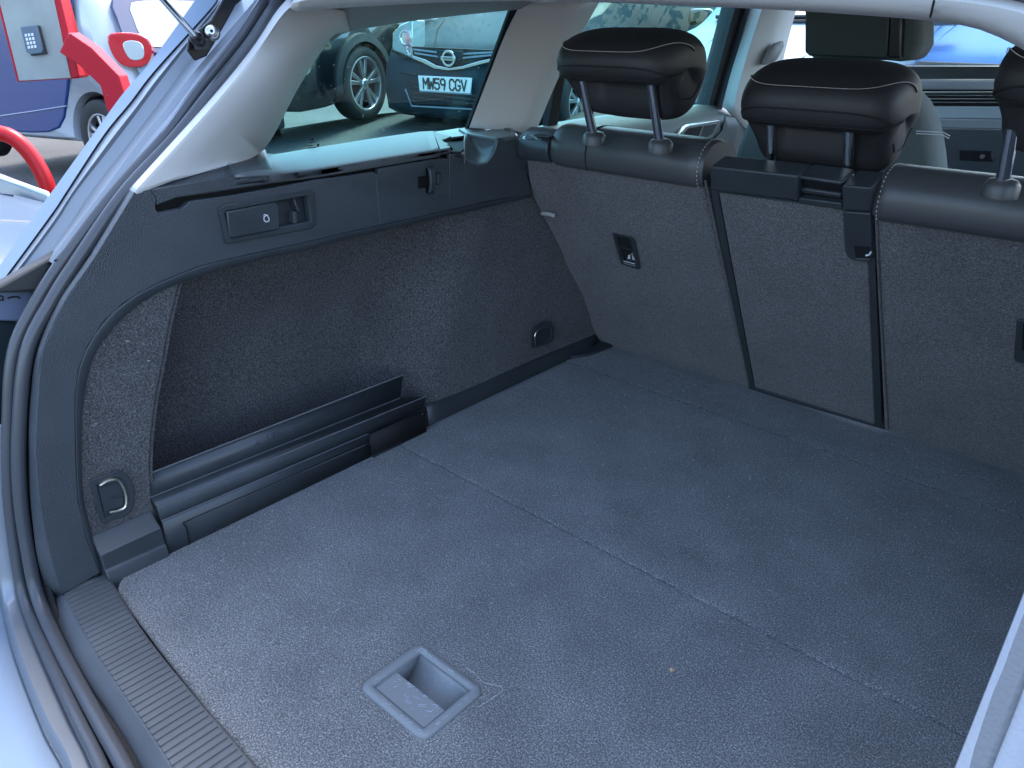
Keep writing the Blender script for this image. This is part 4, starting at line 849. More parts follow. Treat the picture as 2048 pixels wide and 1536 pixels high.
# warning plate and catch
po_ = [(1224, 466), (1262, 473), (1270, 480), (1281, 536), (1277, 539), (1246, 530), (1241, 526)]
pi_ = [(1232, 472), (1257, 476), (1263, 482), (1274, 531), (1271, 533), (1248, 527), (1244, 522)]
qp = lambda c, off: [PS(*p, off) for p in c]
wp = MB(); wp.loft([qp(po_, -0.001), qp(po_, 0.0035), qp(pi_, 0.0035), qp(pi_, 0.0012)], closed=True); wp.add(qp(pi_, 0.0012), [tuple(range(7))]); wpp = wp.build('catch_plate', m_trim2, sl, bevel=0.0008)
MB().prism(qp([(1234, 474), (1257, 478), (1265, 503), (1256, 515), (1248, 523)], 0.0016), SN * 0.0004).build('catch_opening', m_void, wpp)
MB().prism(qp([(1240, 492), (1263, 498), (1264, 501), (1242, 495)], 0.003), SN * 0.0006).build('catch_bar', m_satin, wpp)
ic = MB()
ic.prism(qp([(1255, 517), (1257, 509), (1260, 511), (1261, 518)], 0.0022), SN * .0003); ic.prism(qp([(1265, 519), (1264, 507), (1268, 516), (1270, 520)], 0.0022), SN * .0003)
ic.tube(qp([(1256, 516), (1261, 509), (1265, 506)], 0.0024), 0.0005, 4); ic.tube(qp([(1247, 522), (1270, 528)], 0.0024), 0.0006, 4)
ic.build('warning_icon', m_white, wpp)
q0, q1 = PS(1247, 527.5, 0.0024), PS(1272, 533.5, 0.0024); dq = (q1 - q0).normalized()
text_mesh('TOP TETHER', 0.0052, frame((q0 + q1) / 2, dq, SN.cross(dq)), 'tether_lettering', m_white, wpp, 0.0002, sx=0.9)
headrest(sl, -0.712, 1.062, 0.528)
# -- centre section with hatch
sm = seat_root(-0.47, 'narrow centre rear seat section with black framed load-through hatch')
hl0, hr0 = PS(1420, 380), PS(1745, 425); 
HF = [PS(1421, 378), PS(1746, 424), PS(1765, 857), PS(1499, 779)]
HI = [PS(1436, 384), PS(1733, 424), PS(1750, 851), PS(1509, 775)]
MB().prism([p - SN * 0.004 for p in HF], -SN * 0.045).build('hatch_backing', m_black, sm, bevel=0.002)
fm = MB(); n4 = 4
fm.loft([[p - SN * 0.01 for p in HF], [p + SN * .001 for p in HF], [p + SN * .001 for p in HI], [p - SN * .008 for p in HI]], closed=True)
fmo = fm.build('hatch_frame', m_trim2, sm, bevel=0.001)
hh = [a_.lerp(sum(HI, V((0, 0, 0))) / 4, 0.006) - SN * 0.006 for a_ in HI]
MB().prism([p + SN * 0.0055 for p in hh], -SN * 0.01).build('hatch_carpet', m_seatc, sm, bevel=0.002)
# top bar as a box following image corners
def bar(c4, dep, name, m, root, bev): return MB().prism(c4, dep).build(name, m, root, bevel=bev, bseg=3)
o0 = 0.006
BT = [PS(*p, o0) for p in [(1419, 333), (1596, 352), (1596, 402), (1419, 381)]]
fwd = V((0, 0.045, 0.012))
MB().prism(BT, fwd).build('hatch_top_bar', m_trim2, sm, bevel=0.004, bseg=3)
MB().prism([PS(*p, o0) for p in [(1597, 396), (1684, 407), (1684, 421), (1597, 404)]], fwd).build('hatch_top_bar', m_trim2, sm, bevel=0.002)
MB().prism([PS(*p, o0 - 0.004) for p in [(1597, 352), (1684, 364), (1684, 372), (1597, 359)]] , fwd).build('hatch_top_bar', m_trim2, sm, bevel=0.003)
MB().prism([PS(*p, -0.008) for p in [(1592, 352), (1686, 363), (1686, 409), (1592, 398)]], fwd * 0.6).build('release_handle_pocket', m_black, sm, bevel=0.002)
MB().prism([PS(*p, -0.002) for p in [(1601, 376), (1683, 388), (1683, 398), (1601, 386)]], fwd * 0.5).build('release_handle', m_trim2, sm, bevel=0.003)
MB().prism([PS(*p, o0 + .004) for p in [(1683, 371), (1742, 376), (1741, 424), (1685, 420)]], V((0, 0.055, 0.014))).build('latch_cover', m_trim2, sm, bevel=0.003, bseg=3)
lc = MB().prism([PS(*p, o0 + .002) for p in [(1685, 424), (1741, 428), (1744, 518), (1730, 524), (1704, 521), (1694, 514), (1689, 500)]], -SN * 0.008).build('latch_cover_lower', m_trim2, sm, bevel=0.0015)
MB().prism([PS(*p, o0 + .0022) for p in [(1709, 492), (1741, 494), (1741, 517), (1712, 515)]], SN * 0.0008).build('latch_opening', m_void, lc)
MB().tube(qp([(1732, 511), (1738, 510), (1742, 504)], o0 + .005), 0.0015, 6).build('latch_hook', m_white, lc)
MB().tube(qp([(1712, 517), (1740, 518)], o0 + .003), 0.0013, 6).build('latch_lip', m_satin, lc)
headrest(sm, -0.446, 1.165, 0.465, hw=0.112, up_=0.118, spacing=0.114, base_off=None, zsc=1.0, sh=0.014)
# -- right seat (wide section)
sr = seat_root(-0.15, 'right rear seat back with carpeted rear, grey leather top and dark gap beside hatch')
BR = PS(1768, 862)
pr = [PS(1745, 405), PS(2140, 462), PS(2140, 985), BR]
MB().prism(pr, -SN * 0.05).build('carpet_back', m_seatc, sr, bevel=0.006, bseg=3)
MB().tube(cr([PS(1752, 425, 0.0015), PS(1762, 640, 0.0015), PS(1776, 858, 0.0015)], 20), 0.0022, 6).build('edge_binding', m_wallc, sr)
a_, b_ = PS(1747, 420), PS(2150, 479)
roll(a_, b_, sr, 'top_roll', m_roll)
er = [a_ + V((0.008, y, z)) for y, z in ROLL[1:8]]; em = MB(); ec = cr([p + V((0, -.0008, .0008)) for p in er], 40)
for i in range(0, 38, 2): em.tube([ec[i], ec[i].lerp(ec[i + 1], .8)], 0.0006, 4)
em.build('stitching', m_thread, sr)
po2 = [(2035, 636), (2100, 642), (2100, 740), (2032, 718), (2029, 712)]
wp2 = MB().prism(qp(po2, -0.001), SN * 0.0045).build('catch_plate', m_trim2, sr, bevel=0.001)
MB().prism(qp([(2046, 646), (2100, 650), (2100, 706), (2044, 700)], 0.0036), SN * 0.0004).build('catch_opening', m_void, wp2)
q0 = PS(2052, 715, 0.0042); text_mesh('TOP TETHER', 0.0052, frame(q0 + V((0.018, 0, 0)), V((1, 0, 0)), SN.cross(V((1, 0, 0)))), 'tether_lettering', m_white, wp2, 0.0002, sx=0.9)
headrest(sr, -0.113, 1.03, 0.530, sh=0.016)
# ================================================================== FRONT PASSENGER SEAT
fs = thing('front_seat', (-0.70, 1.95, -0.2), 'grey cloth front passenger seat seen between the rear headrests', 'seat')
def fsec(y, k): return [V((-0.70 + x * k, y, z)) for x, z in [(-.26, -.25), (-.26, .1), (-.25, .35), (-.21, .50), (-.13, .575), (0, .59), (.13, .575), (.20, .51), (.245, .40), (.262, .28), (.272, .1), (.27, -.25)]]
fb = MB(); rr = []
for y, k in ((1.90, 0.90), (1.905, 0.96), (1.93, 1.0), (1.99, 1.0), (2.03, 0.95)):
    ctr = V((-0.70, y, 0.15)); rr.append([ctr + (p - ctr) * 1.0 for p in cr(fsec(y, k), 50)])
fb.loft(rr); 
fb.f += [tuple(range(50))]; fb.m += [0]
fbo = fb.build('backrest', m_cloth, fs, ang=60)
MB().tube([PY(1832, 262, 1.896), PY(1888, 265, 1.896), PY(1900, 272, 1.90)], 0.0012, 5).tube([PY(1832, 267, 1.896), PY(1886, 270, 1.896), PY(1898, 277, 1.90)], 0.0012, 5).build('stitching', m_white, fbo)
hs = [PY(*p, 1.90) for p in [(1610, -40), (1786, -40), (1775, 112), (1768, 118), (1618, 112), (1609, 104)]]
m_hb = mat('dark_green_grey_plastic', (0.030, 0.042, 0.040), 0.35)
fh = MB().prism(hs, (0, 0.02, 0)).build('head_restraint_shell', m_hb, fs, bevel=0.006, bseg=3)
MB().prism([p + V((0, 0.019, 0)) for p in [PY(*q, 1.90) for q in [(1606, -40), (1838, -40), (1838, 90), (1822, 120), (1790, 124), (1770, 122), (1615, 116), (1606, 106)]]], (0, 0.10, 0)).build('head_restraint', m_cloth, fs, bevel=0.015, bseg=4)
MB().prism([PY(*q, 1.895) for q in [(1786, -40), (1806, -40), (1800, 116), (1775, 116)]], (0, 0.03, 0)).build('head_restraint_edge', m_black, fs, bevel=0.004)
for q in [(1632, 118), (1730, 128), (1756, 128)]:
    MB().tube([PY(q[0], q[1] - 10, 1.95), PY(q[0], q[1] + 60, 1.95)], 0.006, 10).build('post', m_chrome, fs)

# ================================================================== CARS OUTSIDE
def hitp(px, py, P0, n): d = ray(px, py); return CAM + d * ((V(P0) - CAM).dot(n) / d.dot(n))
def shell(prof, hw, zb, tum, plan=0.06, nx=56, T=(-1, -.985, -.94, -.86, -.7, -.4, 0, .4, .7, .86, .94, .985, 1)):
    P = cr([V((x, 0, z)) for x, z in prof], nx, True); c_ = sum(P, V((0, 0, 0))) / nx; rails = []
    L_ = max(p.x for p in P)
    for t in T:
        a_ = abs(t); ins = 0.0 if a_ < .86 else 0.09 * ((a_ - .86) / .14) ** 2.2; row = []
        for p in P:
            x = p.x * (1 - plan * a_ ** 5 * (abs(p.x) / L_) ** 2); z = p.z; yy = t * hw * (1 - tum * max(0, (z - zb)))
            q = V((x, yy, z)); q.x += (c_.x - q.x) * ins * 0.5; q.z += (c_.z - q.z) * ins; row.append(q)
        rails.append(row)
    mb_ = MB().loft(rails, closed=True); mb_.f += [tuple(range(nx)), tuple(len(mb_.v) - nx + k for k in reversed(range(nx)))]; mb_.m += [0, 0]
    return mb_
def wheel(root, x, y, R, rim, style='split', wd=0.21, sgn=1, m_rim=None):
    c_ = V((x, y, R)); ax_ = (0, sgn, 0); h = wd / 2
    t = MB().lathe([(rim * 0.9, -h), (R * .93, -h), (R, -h * .75), (R, h * .75), (R * .97, h * .93), (R * .90, h * 1.0), (rim * 1.06, h), (rim * 1.0, h * .93), (rim, h * 0.2)], c_, ax_, 48).build('wheel', m_tyre, root, ang=50)
    mb_ = MB().lathe([(rim * 1.02, h * .85), (rim * 1.02, h * .98), (rim * .94, h * .93), (rim * .93, h * .3)], c_, ax_, 48, cap=False)
    sp = MB(); out = h * .80
    for k in range(5):
        for dphi, wds in ((-0.20, 1), (0.20, 1)):
            ph = 2 * math.pi * k / 5 + 0.3; d0 = ph + dphi * 0.35; d1 = ph + dphi
            p0 = V((math.cos(d0) * rim * .16, 0, math.sin(d0) * rim * .16)); p1 = V((math.cos(d1) * rim * .95, 0, math.sin(d1) * rim * .95)); dr_ = (p1 - p0).normalized(); sd_ = V((-dr_.z, 0, dr_.x))
            w0, w1 = rim * .055, rim * .085
            quad = [c_ + p0 + sd_ * w0, c_ + p1 + sd_ * w1, c_ + p1 - sd_ * w1, c_ + p0 - sd_ * w0]
            sp.prism([q + V((0, sgn * out, 0)) for q in quad], (0, -sgn * 0.03, 0))
    sp.lathe([(rim * .2, out - .03), (rim * .2, out), (rim * .15, out + .012), (0.001, out + .014)], c_, ax_, 20)
    mb_.add(sp.v, sp.f); mb_.build('rim', m_rim or m_alloy, t, bevel=0.003, ang=40)
    MB().lathe([(rim * .93, h * .2), (rim * .93, h * .1), (0.001, h * .1)], c_, ax_, 32).build('brake_disc', m_void, t)
    return t
def arch_cut(o, x, R, hw, zc=None, k=1.14):
    for s_ in (-1, 1):
        cut(o, MB().lathe([(0.001, -0.22), (R * k, -0.22), (R * k, 0.3), (0.001, 0.3)], (x, s_ * hw, zc or R), (0, s_, 0), 40))
    for s_ in (-1, 1): pass
def liner(root, x, R, hw):
    for s_ in (-1, 1):
        c_ = [V((x + R * 1.12 * math.cos(t), s_ * (hw - 0.03), R + R * 1.12 * math.sin(t))) for t in [math.pi * k / 16 for k in range(17)]]
        MB().loft([c_, [p + V((0, -s_ * .22, 0)) for p in c_]]).build('wheel_well', m_void, root, solid=0.006)
def place(name, loc, head, label, cat='car', group=None):
    o = thing(name, loc, label, cat, rz=math.atan2(head[1], head[0]), local=True, group=group); bpy.context.view_layer.update(); return o
GRP = 'cars parked around the car park'
# ---- (1) dark hatchback facing us, number plate MW59 CGV
h = V((0.125, -0.992, 0)).normalized(); lf = V((-h.y, h.x, 0)); pc = PD(889.5, 169, 6.3)
nr = pc - h * 2.05; nr.z = pc.z - 0.446
note = place('parked_hatchback', nr, h, 'dark hatchback facing us through the side window, number plate MW59 CGV', group=GRP)
prof = [(2.06, .22), (2.09, .38), (2.07, .52), (2.03, .62), (1.96, .70), (1.80, .77), (1.5, .87), (1.15, .97), (.92, 1.02), (.6, 1.2), (.2, 1.44), (-.3, 1.53), (-1.2, 1.52), (-1.75, 1.25), (-2.0, .85), (-2.02, .4), (-1.95, .24), (-1.0, .2), (1.2, .18), (1.9, .16)]
bd = shell(prof, 0.845, 0.75, 0.10, plan=0.10).build('body', m_cdark, note, ang=70)
arch_cut(bd, 1.28, .30, 0.845); liner(note, 1.28, .30, .845)
Minv = note.matrix_world.inverted()
def NP(px, py, d=0.0): return Minv @ hitp(px, py, pc + h * d, h)
def npoly(pts, d, dep, name, m, par, bv=0.003, sm=True): return MB().prism([NP(px, py, d) for px, py in pts], (-dep, 0, 0)).build(name, m, par, bevel=bv, smooth=sm)
np_ = npoly([(836, 151), (943, 156), (940, 187), (839, 181)], 0.075, 0.012, 'number_plate', m_plate, note, 0.002)
npoly([(839, 180), (940, 186), (940, 190), (839, 184)], 0.072, 0.03, 'plate_holder', m_csilver, note)
pm = (NP(838, 167, 0.078) + NP(942, 171, 0.078)) / 2
GL = {'M': [[(0, 0), (0, 7), (2.5, 3), (5, 7), (5, 0)]], 'W': [[(0, 7), (0.9, 0), (2.5, 4.6), (4.1, 0), (5, 7)]], '5': [[(4.8, 7), (0.3, 7), (0.2, 4), (3.2, 4.3), (4.8, 3.2), (4.8, 1.2), (3.4, 0), (1.4, 0), (0, 1.2)]],
      '9': [[(4.8, 4.2), (3.4, 3.1), (1.5, 3.1), (0.1, 4.4), (0.1, 5.8), (1.5, 7), (3.4, 7), (4.8, 5.8), (4.8, 3.4), (3.6, 0)]], 'C': [[(4.8, 5.6), (3.6, 7), (1.4, 7), (0.1, 5.6), (0.1, 1.4), (1.4, 0), (3.6, 0), (4.8, 1.4)]],
      'G': [[(4.8, 5.6), (3.6, 7), (1.4, 7), (0.1, 5.6), (0.1, 1.4), (1.4, 0), (3.6, 0), (4.8, 1.4), (4.8, 3.1), (2.9, 3.1)]], 'V': [[(0, 7), (2.5, 0), (5, 7)]]}
rgm = MB(); u_ = 0.079 / 7; cx0 = -0.226
for ch in 'MW59 CGV':
    if ch == ' ': cx0 += 0.033; continue
    for st3 in GL[ch]:
        pts3 = [V((pm.x, pm.y + cx0 + a_ * u_ * 0.88, pm.z + (b_ - 3.5) * u_)) for a_, b_ in st3]
        for k in range(len(pts3) - 1):
            d_ = (pts3[k + 1] - pts3[k]).normalized(); n_ = V((0, -d_.z, d_.y)) * 0.0068; e_ = d_ * 0.0055
            rgm.prism([pts3[k] - e_ + n_, pts3[k + 1] + e_ + n_, pts3[k + 1] + e_ - n_, pts3[k] - e_ - n_], (0.0012 + 0.0001 * k, 0, 0))
    cx0 += 0.0615
rgm.build('registration', m_ink, np_, smooth=False)
# grille
gr = npoly([(824, 93), (985, 100), (985, 112), (950, 122), (912, 134), (880, 130), (850, 118), (826, 110)], 0.01, 0.06, 'grille', m_void, note)
for pts in ([(826, 97), (875, 103), (884, 108), (826, 101)], [(828, 104), (872, 111), (880, 116), (829, 108)], [(922, 106), (985, 103), (985, 107), (920, 110)], [(926, 114), (985, 108), (985, 112), (924, 118)]):
    npoly(pts, 0.02, 0.02, 'grille_bar', m_csilver, gr, 0.002)
npoly([(872, 100), (926, 102), (922, 120), (908, 130), (888, 128), (876, 116)], 0.03, 0.03, 'grille_centre', m_cdark, gr, 0.004)
npoly([(824, 111), (850, 119), (872, 131), (898, 136), (925, 132), (958, 122), (985, 117), (985, 123), (955, 130), (925, 138), (895, 141), (868, 137), (846, 126), (824, 117)], 0.04, 0.03, 'chrome_strip', m_chrome, note, 0.003)
ec_ = NP(898, 117, 0.04)
rg = MB(); kk = 28
rg.loft([[ec_ + V((dx, math.cos(2 * math.pi * i / kk) * r * 1.12, math.sin(2 * math.pi * i / kk) * r)) for i in range(kk)] for r, dx in ((.062, 0), (.062, .012), (.045, .012), (.045, 0))], closed=True, loop=True)
rg.box(ec_ + V((0.010, 0, 0)), (0.012, 0.150, 0.030)); em_ = rg.build('emblem', m_chrome, note, bevel=0.002)
text_mesh('NISSAN', 0.026, frame(ec_ + V((0.017, 0, 0)), V((0, 1, 0)), V((0, 0, 1))), 'emblem_lettering', m_ink, em_, 0.0006, sx=1.1)
# headlight
hlp = [(786, 66), (800, 50), (824, 40), (825, 116), (812, 114), (790, 104), (784, 95)]
hlo = MB().prism([NP(px, py, -0.10 + 0.09 * (px - 784) / 40) for px, py in hlp], (-0.16, 0, 0)).build('headlight', m_lens, note, bevel=0.006)
for (px, py, r) in ((808, 76, .062), (817, 100, .045)):
    c_ = NP(px, py, 0.0); MB().lathe([(r, 0), (r, 0.012), (r * .8, 0.012), (r * .7, 0.002), (0.001, .002)], c_ + V((-0.02, 0, 0)), (1, 0, 0), 24).build('lamp_reflector', m_chrome, hlo)
MB().prism([NP(px, py, -0.10) for px, py in [(785, 66), (792, 58), (793, 104), (785, 96)]], (-0.10, 0, 0)).build('indicator_lens', m_amber, hlo, bevel=0.004)
npoly([(783, 100), (826, 117), (850, 127), (868, 138), (868, 141), (845, 131), (824, 121), (783, 104)], -0.02, 0.03, 'bonnet_shut_line', m_void, note, 0)
# lower intake, fog lamp, bumper line
npoly([(812, 160), (960, 192), (955, 212), (828, 208)], 0.050, 0.05, 'lower_intake', m_void, note)
for k in range(3): npoly([(825, 172 + k * 11), (950, 191 + k * 8), (950, 193 + k * 8), (826, 174 + k * 11)], 0.058, 0.02, 'intake_bar', m_clad, note, 0.001)
MB().tube([NP(811, 178, .03), NP(824, 212, .03), NP(955, 219, .03)], 0.008, 6).build('intake_trim', m_csilver, note)
fc_ = NP(790, 184, -.04); MB().lathe([(0.001, .02), (.05, .015), (.06, 0), (.055, -.04)], fc_, (1, -.3, 0), 20).build('fog_lamp', m_lens, note)
MB().tube([NP(784, 134, -.10), NP(800, 144, -.01), NP(826, 150, 0.04), NP(836, 151, .05)], 0.006, 6).build('bumper_crease', m_void, note)
MB().tube([NP(888, 40, -0.35), NP(875, 60, -0.2), NP(868, 100, -0.03)], 0.007, 6).build('bonnet_crease', m_void, note)
wheel(note, 1.28, -0.76, .30, .20); wheel(note, 1.28, 0.76, .30, .20, sgn=1)
bpy.context.view_layer.update()
# ---- (2) black crossover with five-spoke alloy
h = V((0.25, -0.97, 0)).normalized(); lf = V((-h.y, h.x, 0)); wc = PD(716, 167, 7.15); R = 0.320
sr_ = wc - h * 1.36 - lf * 0.84; sr_.z = wc.z - R
suv = place('parked_crossover', sr_, h, 'black crossover with large five-spoke alloy wheel, beyond the dark hatchback', group=GRP)
prof = [(2.2, .13), (2.26, .25), (2.26, .45), (2.24, .62), (2.2, .80), (2.1, .92), (1.8, 1.0), (1.2, 1.08), (.9, 1.12), (.4, 1.40), (-.1, 1.58), (-1.4, 1.57), (-1.9, 1.3), (-2.15, 1.0), (-2.2, .5), (-2.1, .32), (-1, .26), (1.0, .24), (1.8, .16)]
sb_ = shell(prof, 0.92, 0.85, 0.12, plan=0.08).build('body', m_cblack, suv, ang=70); arch_cut(sb_, 1.36, R, .92); arch_cut(sb_, -1.3, R, .92); liner(suv, 1.36, R, .92)
for s_ in (1, -1):
    k = 30; rr = []
    for rad, yy in ((R * 1.13, .935), (R * 1.13, .955), (R * 1.34, .945), (R * 1.36, .90)):
        rr.append([V((1.36 + rad * math.cos(math.pi * (i / k) * 1.12 - .19), s_ * yy, R + rad * math.sin(math.pi * (i / k) * 1.12 - .19))) for i in range(k + 1)])
    MB().loft(rr).build('arch_cladding', m_clad, suv, solid=0.01)
    MB().box((0.0, s_ * .92, .34), (2.0, .06, .14)).build('sill_cladding', m_clad, suv, bevel=0.01)
    MB().box((0.0, s_ * .95, .40), (1.9, .02, .035)).build('sill_strip', m_chrome, suv, bevel=0.006)
    wheel(suv, 1.36, s_ * .84, R, .232, sgn=s_); wheel(suv, -1.3, s_ * .84, R, .245, sgn=s_)
MB().prism([V((2.10, .80, .42)), V((2.29, .55, .42)), V((2.29, .55, .30)), V((2.08, .83, .28)), V((1.80, .925, .28)), V((1.78, .925, .36))], (-.03, -0.06, 0)).build('skid_plate', m_csilver, suv, bevel=0.02)
MB().lathe([(0.001, .03), (.055, .03), (.075, .02), (.08, 0)], V((2.10, .84, .50)), (.6, .8, 0), 24).build('fog_lamp', m_lens, suv)
MB().prism([V((2.16, .74, .86)), V((1.75, .90, .97)), V((1.78, .92, .84)), V((2.18, .80, .76))], (-.05, -.1, 0)).build('headlight', m_lens, suv, bevel=0.01)
MB().prism([V((.85, .93, 1.02)), V((-1.7, .93, 1.06)), V((-1.5, .87, 1.42)), V((.1, .85, 1.46)), V((.45, .87, 1.33))], (0, -.04, 0)).build('side_window', m_dglass, suv, bevel=0.01)
# ---- (3) small two-tone city car on the left
h = V((-0.975, -0.22, 0)).normalized(); lf = V((-h.y, h.x, 0)); wc = PD(226, 275, 6.3); R = 0.30
cr_ = wc + h * 0.93 - lf * 0.76; cr_.z = wc.z - R
sma = place('small_city_car', cr_, h, 'small white and blue two-tone city car behind the red barrier post', group=GRP)
prof = [(1.30, .25), (1.36, .45), (1.34, .75), (1.22, .92), (.95, 1.02), (.55, 1.40), (.2, 1.54), (-.4, 1.55), (-.95, 1.48), (-1.13, 1.25), (-1.27, .95), (-1.34, .7), (-1.35, .45), (-1.28, .28), (-.6, .24), (.6, .22)]
cb_ = shell(prof, 0.86, 0.85, 0.10, plan=0.10).build('body', m_cwhite, sma, ang=70); arch_cut(cb_, -.93, R, .86, k=1.2); arch_cut(cb_, .94, R, .86, k=1.2); liner(sma, -.93, R, .83)
Minv3 = sma.matrix_world.inverted(); P03 = cr_ + lf * 0.872
def SPt(px, py, d=0.0): return Minv3 @ hitp(px, py, P03 + lf * d, lf)
door = [(-420, -60), (140, -60), (140, 100), (134, 180), (128, 235), (118, 256), (96, 265), (60, 266), (-420, 232)]
MB().prism([SPt(*p) for p in door], (0, -0.03, 0)).build('door', m_cblue, sma, bevel=0.02, bseg=4)
MB().tube([SPt(-300, 205, .004), SPt(0, 232, .004), SPt(70, 222, .004), SPt(134, 212, .004)], 0.006, 6).build('door_crease', m_cblue, sma)
MB().prism([SPt(*p, -.05) for p in [(-420, -300), (120, -300), (140, -60), (138, 20), (80, 22), (-420, 0)]], (0, -0.02, 0)).build('side_window', m_dglass, sma, bevel=0.01)
MB().prism([SPt(*p, 0.0) for p in [(158, 118), (166, 120), (176, 140), (164, 142)]], (0, -0.02, 0)).build('side_vent', m_clad, sma, bevel=0.003)
# rear corner lamp, placed on the curved rear quarter
cn = (lf * 0.75 - h * 0.66).normalized(); P0l = Minv3.inverted() @ V((-1.20, 0.83, 0.85))
def CP(px, py, d=0.0): return Minv3 @ hitp(px, py, P0l + cn * d, cn)
nl = (Minv3.to_3x3() @ cn)
lamp = cr([CP(*p, .03) for p in [(214, 74), (226, 66), (255, 65), (282, 70), (300, 84), (302, 112), (290, 131), (265, 135), (240, 128), (222, 105)]], 30, True)
lo_ = MB().prism(lamp, nl * -0.12).build('tail_lamp', m_rlens, sma, bevel=0.012, bseg=3)
MB().prism(cr([CP(*p, .036) for p in [(246, 86), (258, 81), (276, 83), (286, 92), (288, 112), (278, 120), (260, 118), (248, 100)]], 24, True), nl * -0.02).build('lamp_centre', m_lens, lo_, bevel=0.005)
MB().loft([[V((-1.36, y, .62)) for y in (-.75, -.4, 0, .4, .75)], [V((-1.40, y, .60)) for y in (-.75, -.4, 0, .4, .75)], [V((-1.40, y, .42)) for y in (-.75, -.4, 0, .4, .75)], [V((-1.3, y, .40)) for y in (-.75, -.4, 0, .4, .75)]]).build('rear_bumper', m_cblue, sma, solid=0.02)
MB().prism([V((-1.20, .78, .66)), V((-1.33, .66, .66)), V((-1.36, .60, .42)), V((-1.26, .80, .42))], (-.02, .03, 0)).build('bumper_corner', m_cblue, sma, bevel=0.015)
MB().prism([V((-1.30, -.80, .66)), V((-1.38, -.6, .66)), V((-1.40, -.60, .42)), V((-1.28, -.84, .42))], (-.02, -.01, 0)).build('bumper_corner', m_cblue, sma, bevel=0.015)
MB().box((-1.30, 0, .32), (.16, 1.5, .16)).build('rear_diffuser', m_csilver, sma, bevel=0.03)
scr = cr([V((-1.09, .56, 1.34)), V((-1.09, -.56, 1.34)), V((-1.16, -.70, 1.20)), V((-1.27, -.72, 1.0)), V((-1.31, -.60, .93)), V((-1.31, .60, .93)), V((-1.27, .72, 1.0)), V((-1.16, .70, 1.20))], 40, True)
sco = MB().prism(scr, (-.03, 0, .01)).build('rear_screen', mat('navy_screen_frame', (0.02, 0.035, 0.09), 0.15, coat=.5), sma, bevel=0.01)
sc2_ = sum(scr, V((0, 0, 0))) / len(scr)
MB().prism([sc2_ + (q - sc2_) * 0.80 + V((-.032, 0, .011)) for q in scr], (-.004, 0, .001)).build('pane', mat('pale_reflecting_glass', (0.30, 0.36, 0.38), 0.1, coat=.5), sco, bevel=0.003)
MB().prism([V((-1.31, .72, .92)), V((-1.31, -.72, .92)), V((-1.38, -.70, .66)), V((-1.38, .70, .66))], (-.02, 0, 0)).build('tailgate_panel', m_cice, sma, bevel=0.015)
for s_ in (1, -1):
    wheel(sma, -.93, s_ * .76, R, .19, wd=.18, sgn=s_); wheel(sma, .94, s_ * .76, R, .19, wd=.18, sgn=s_)
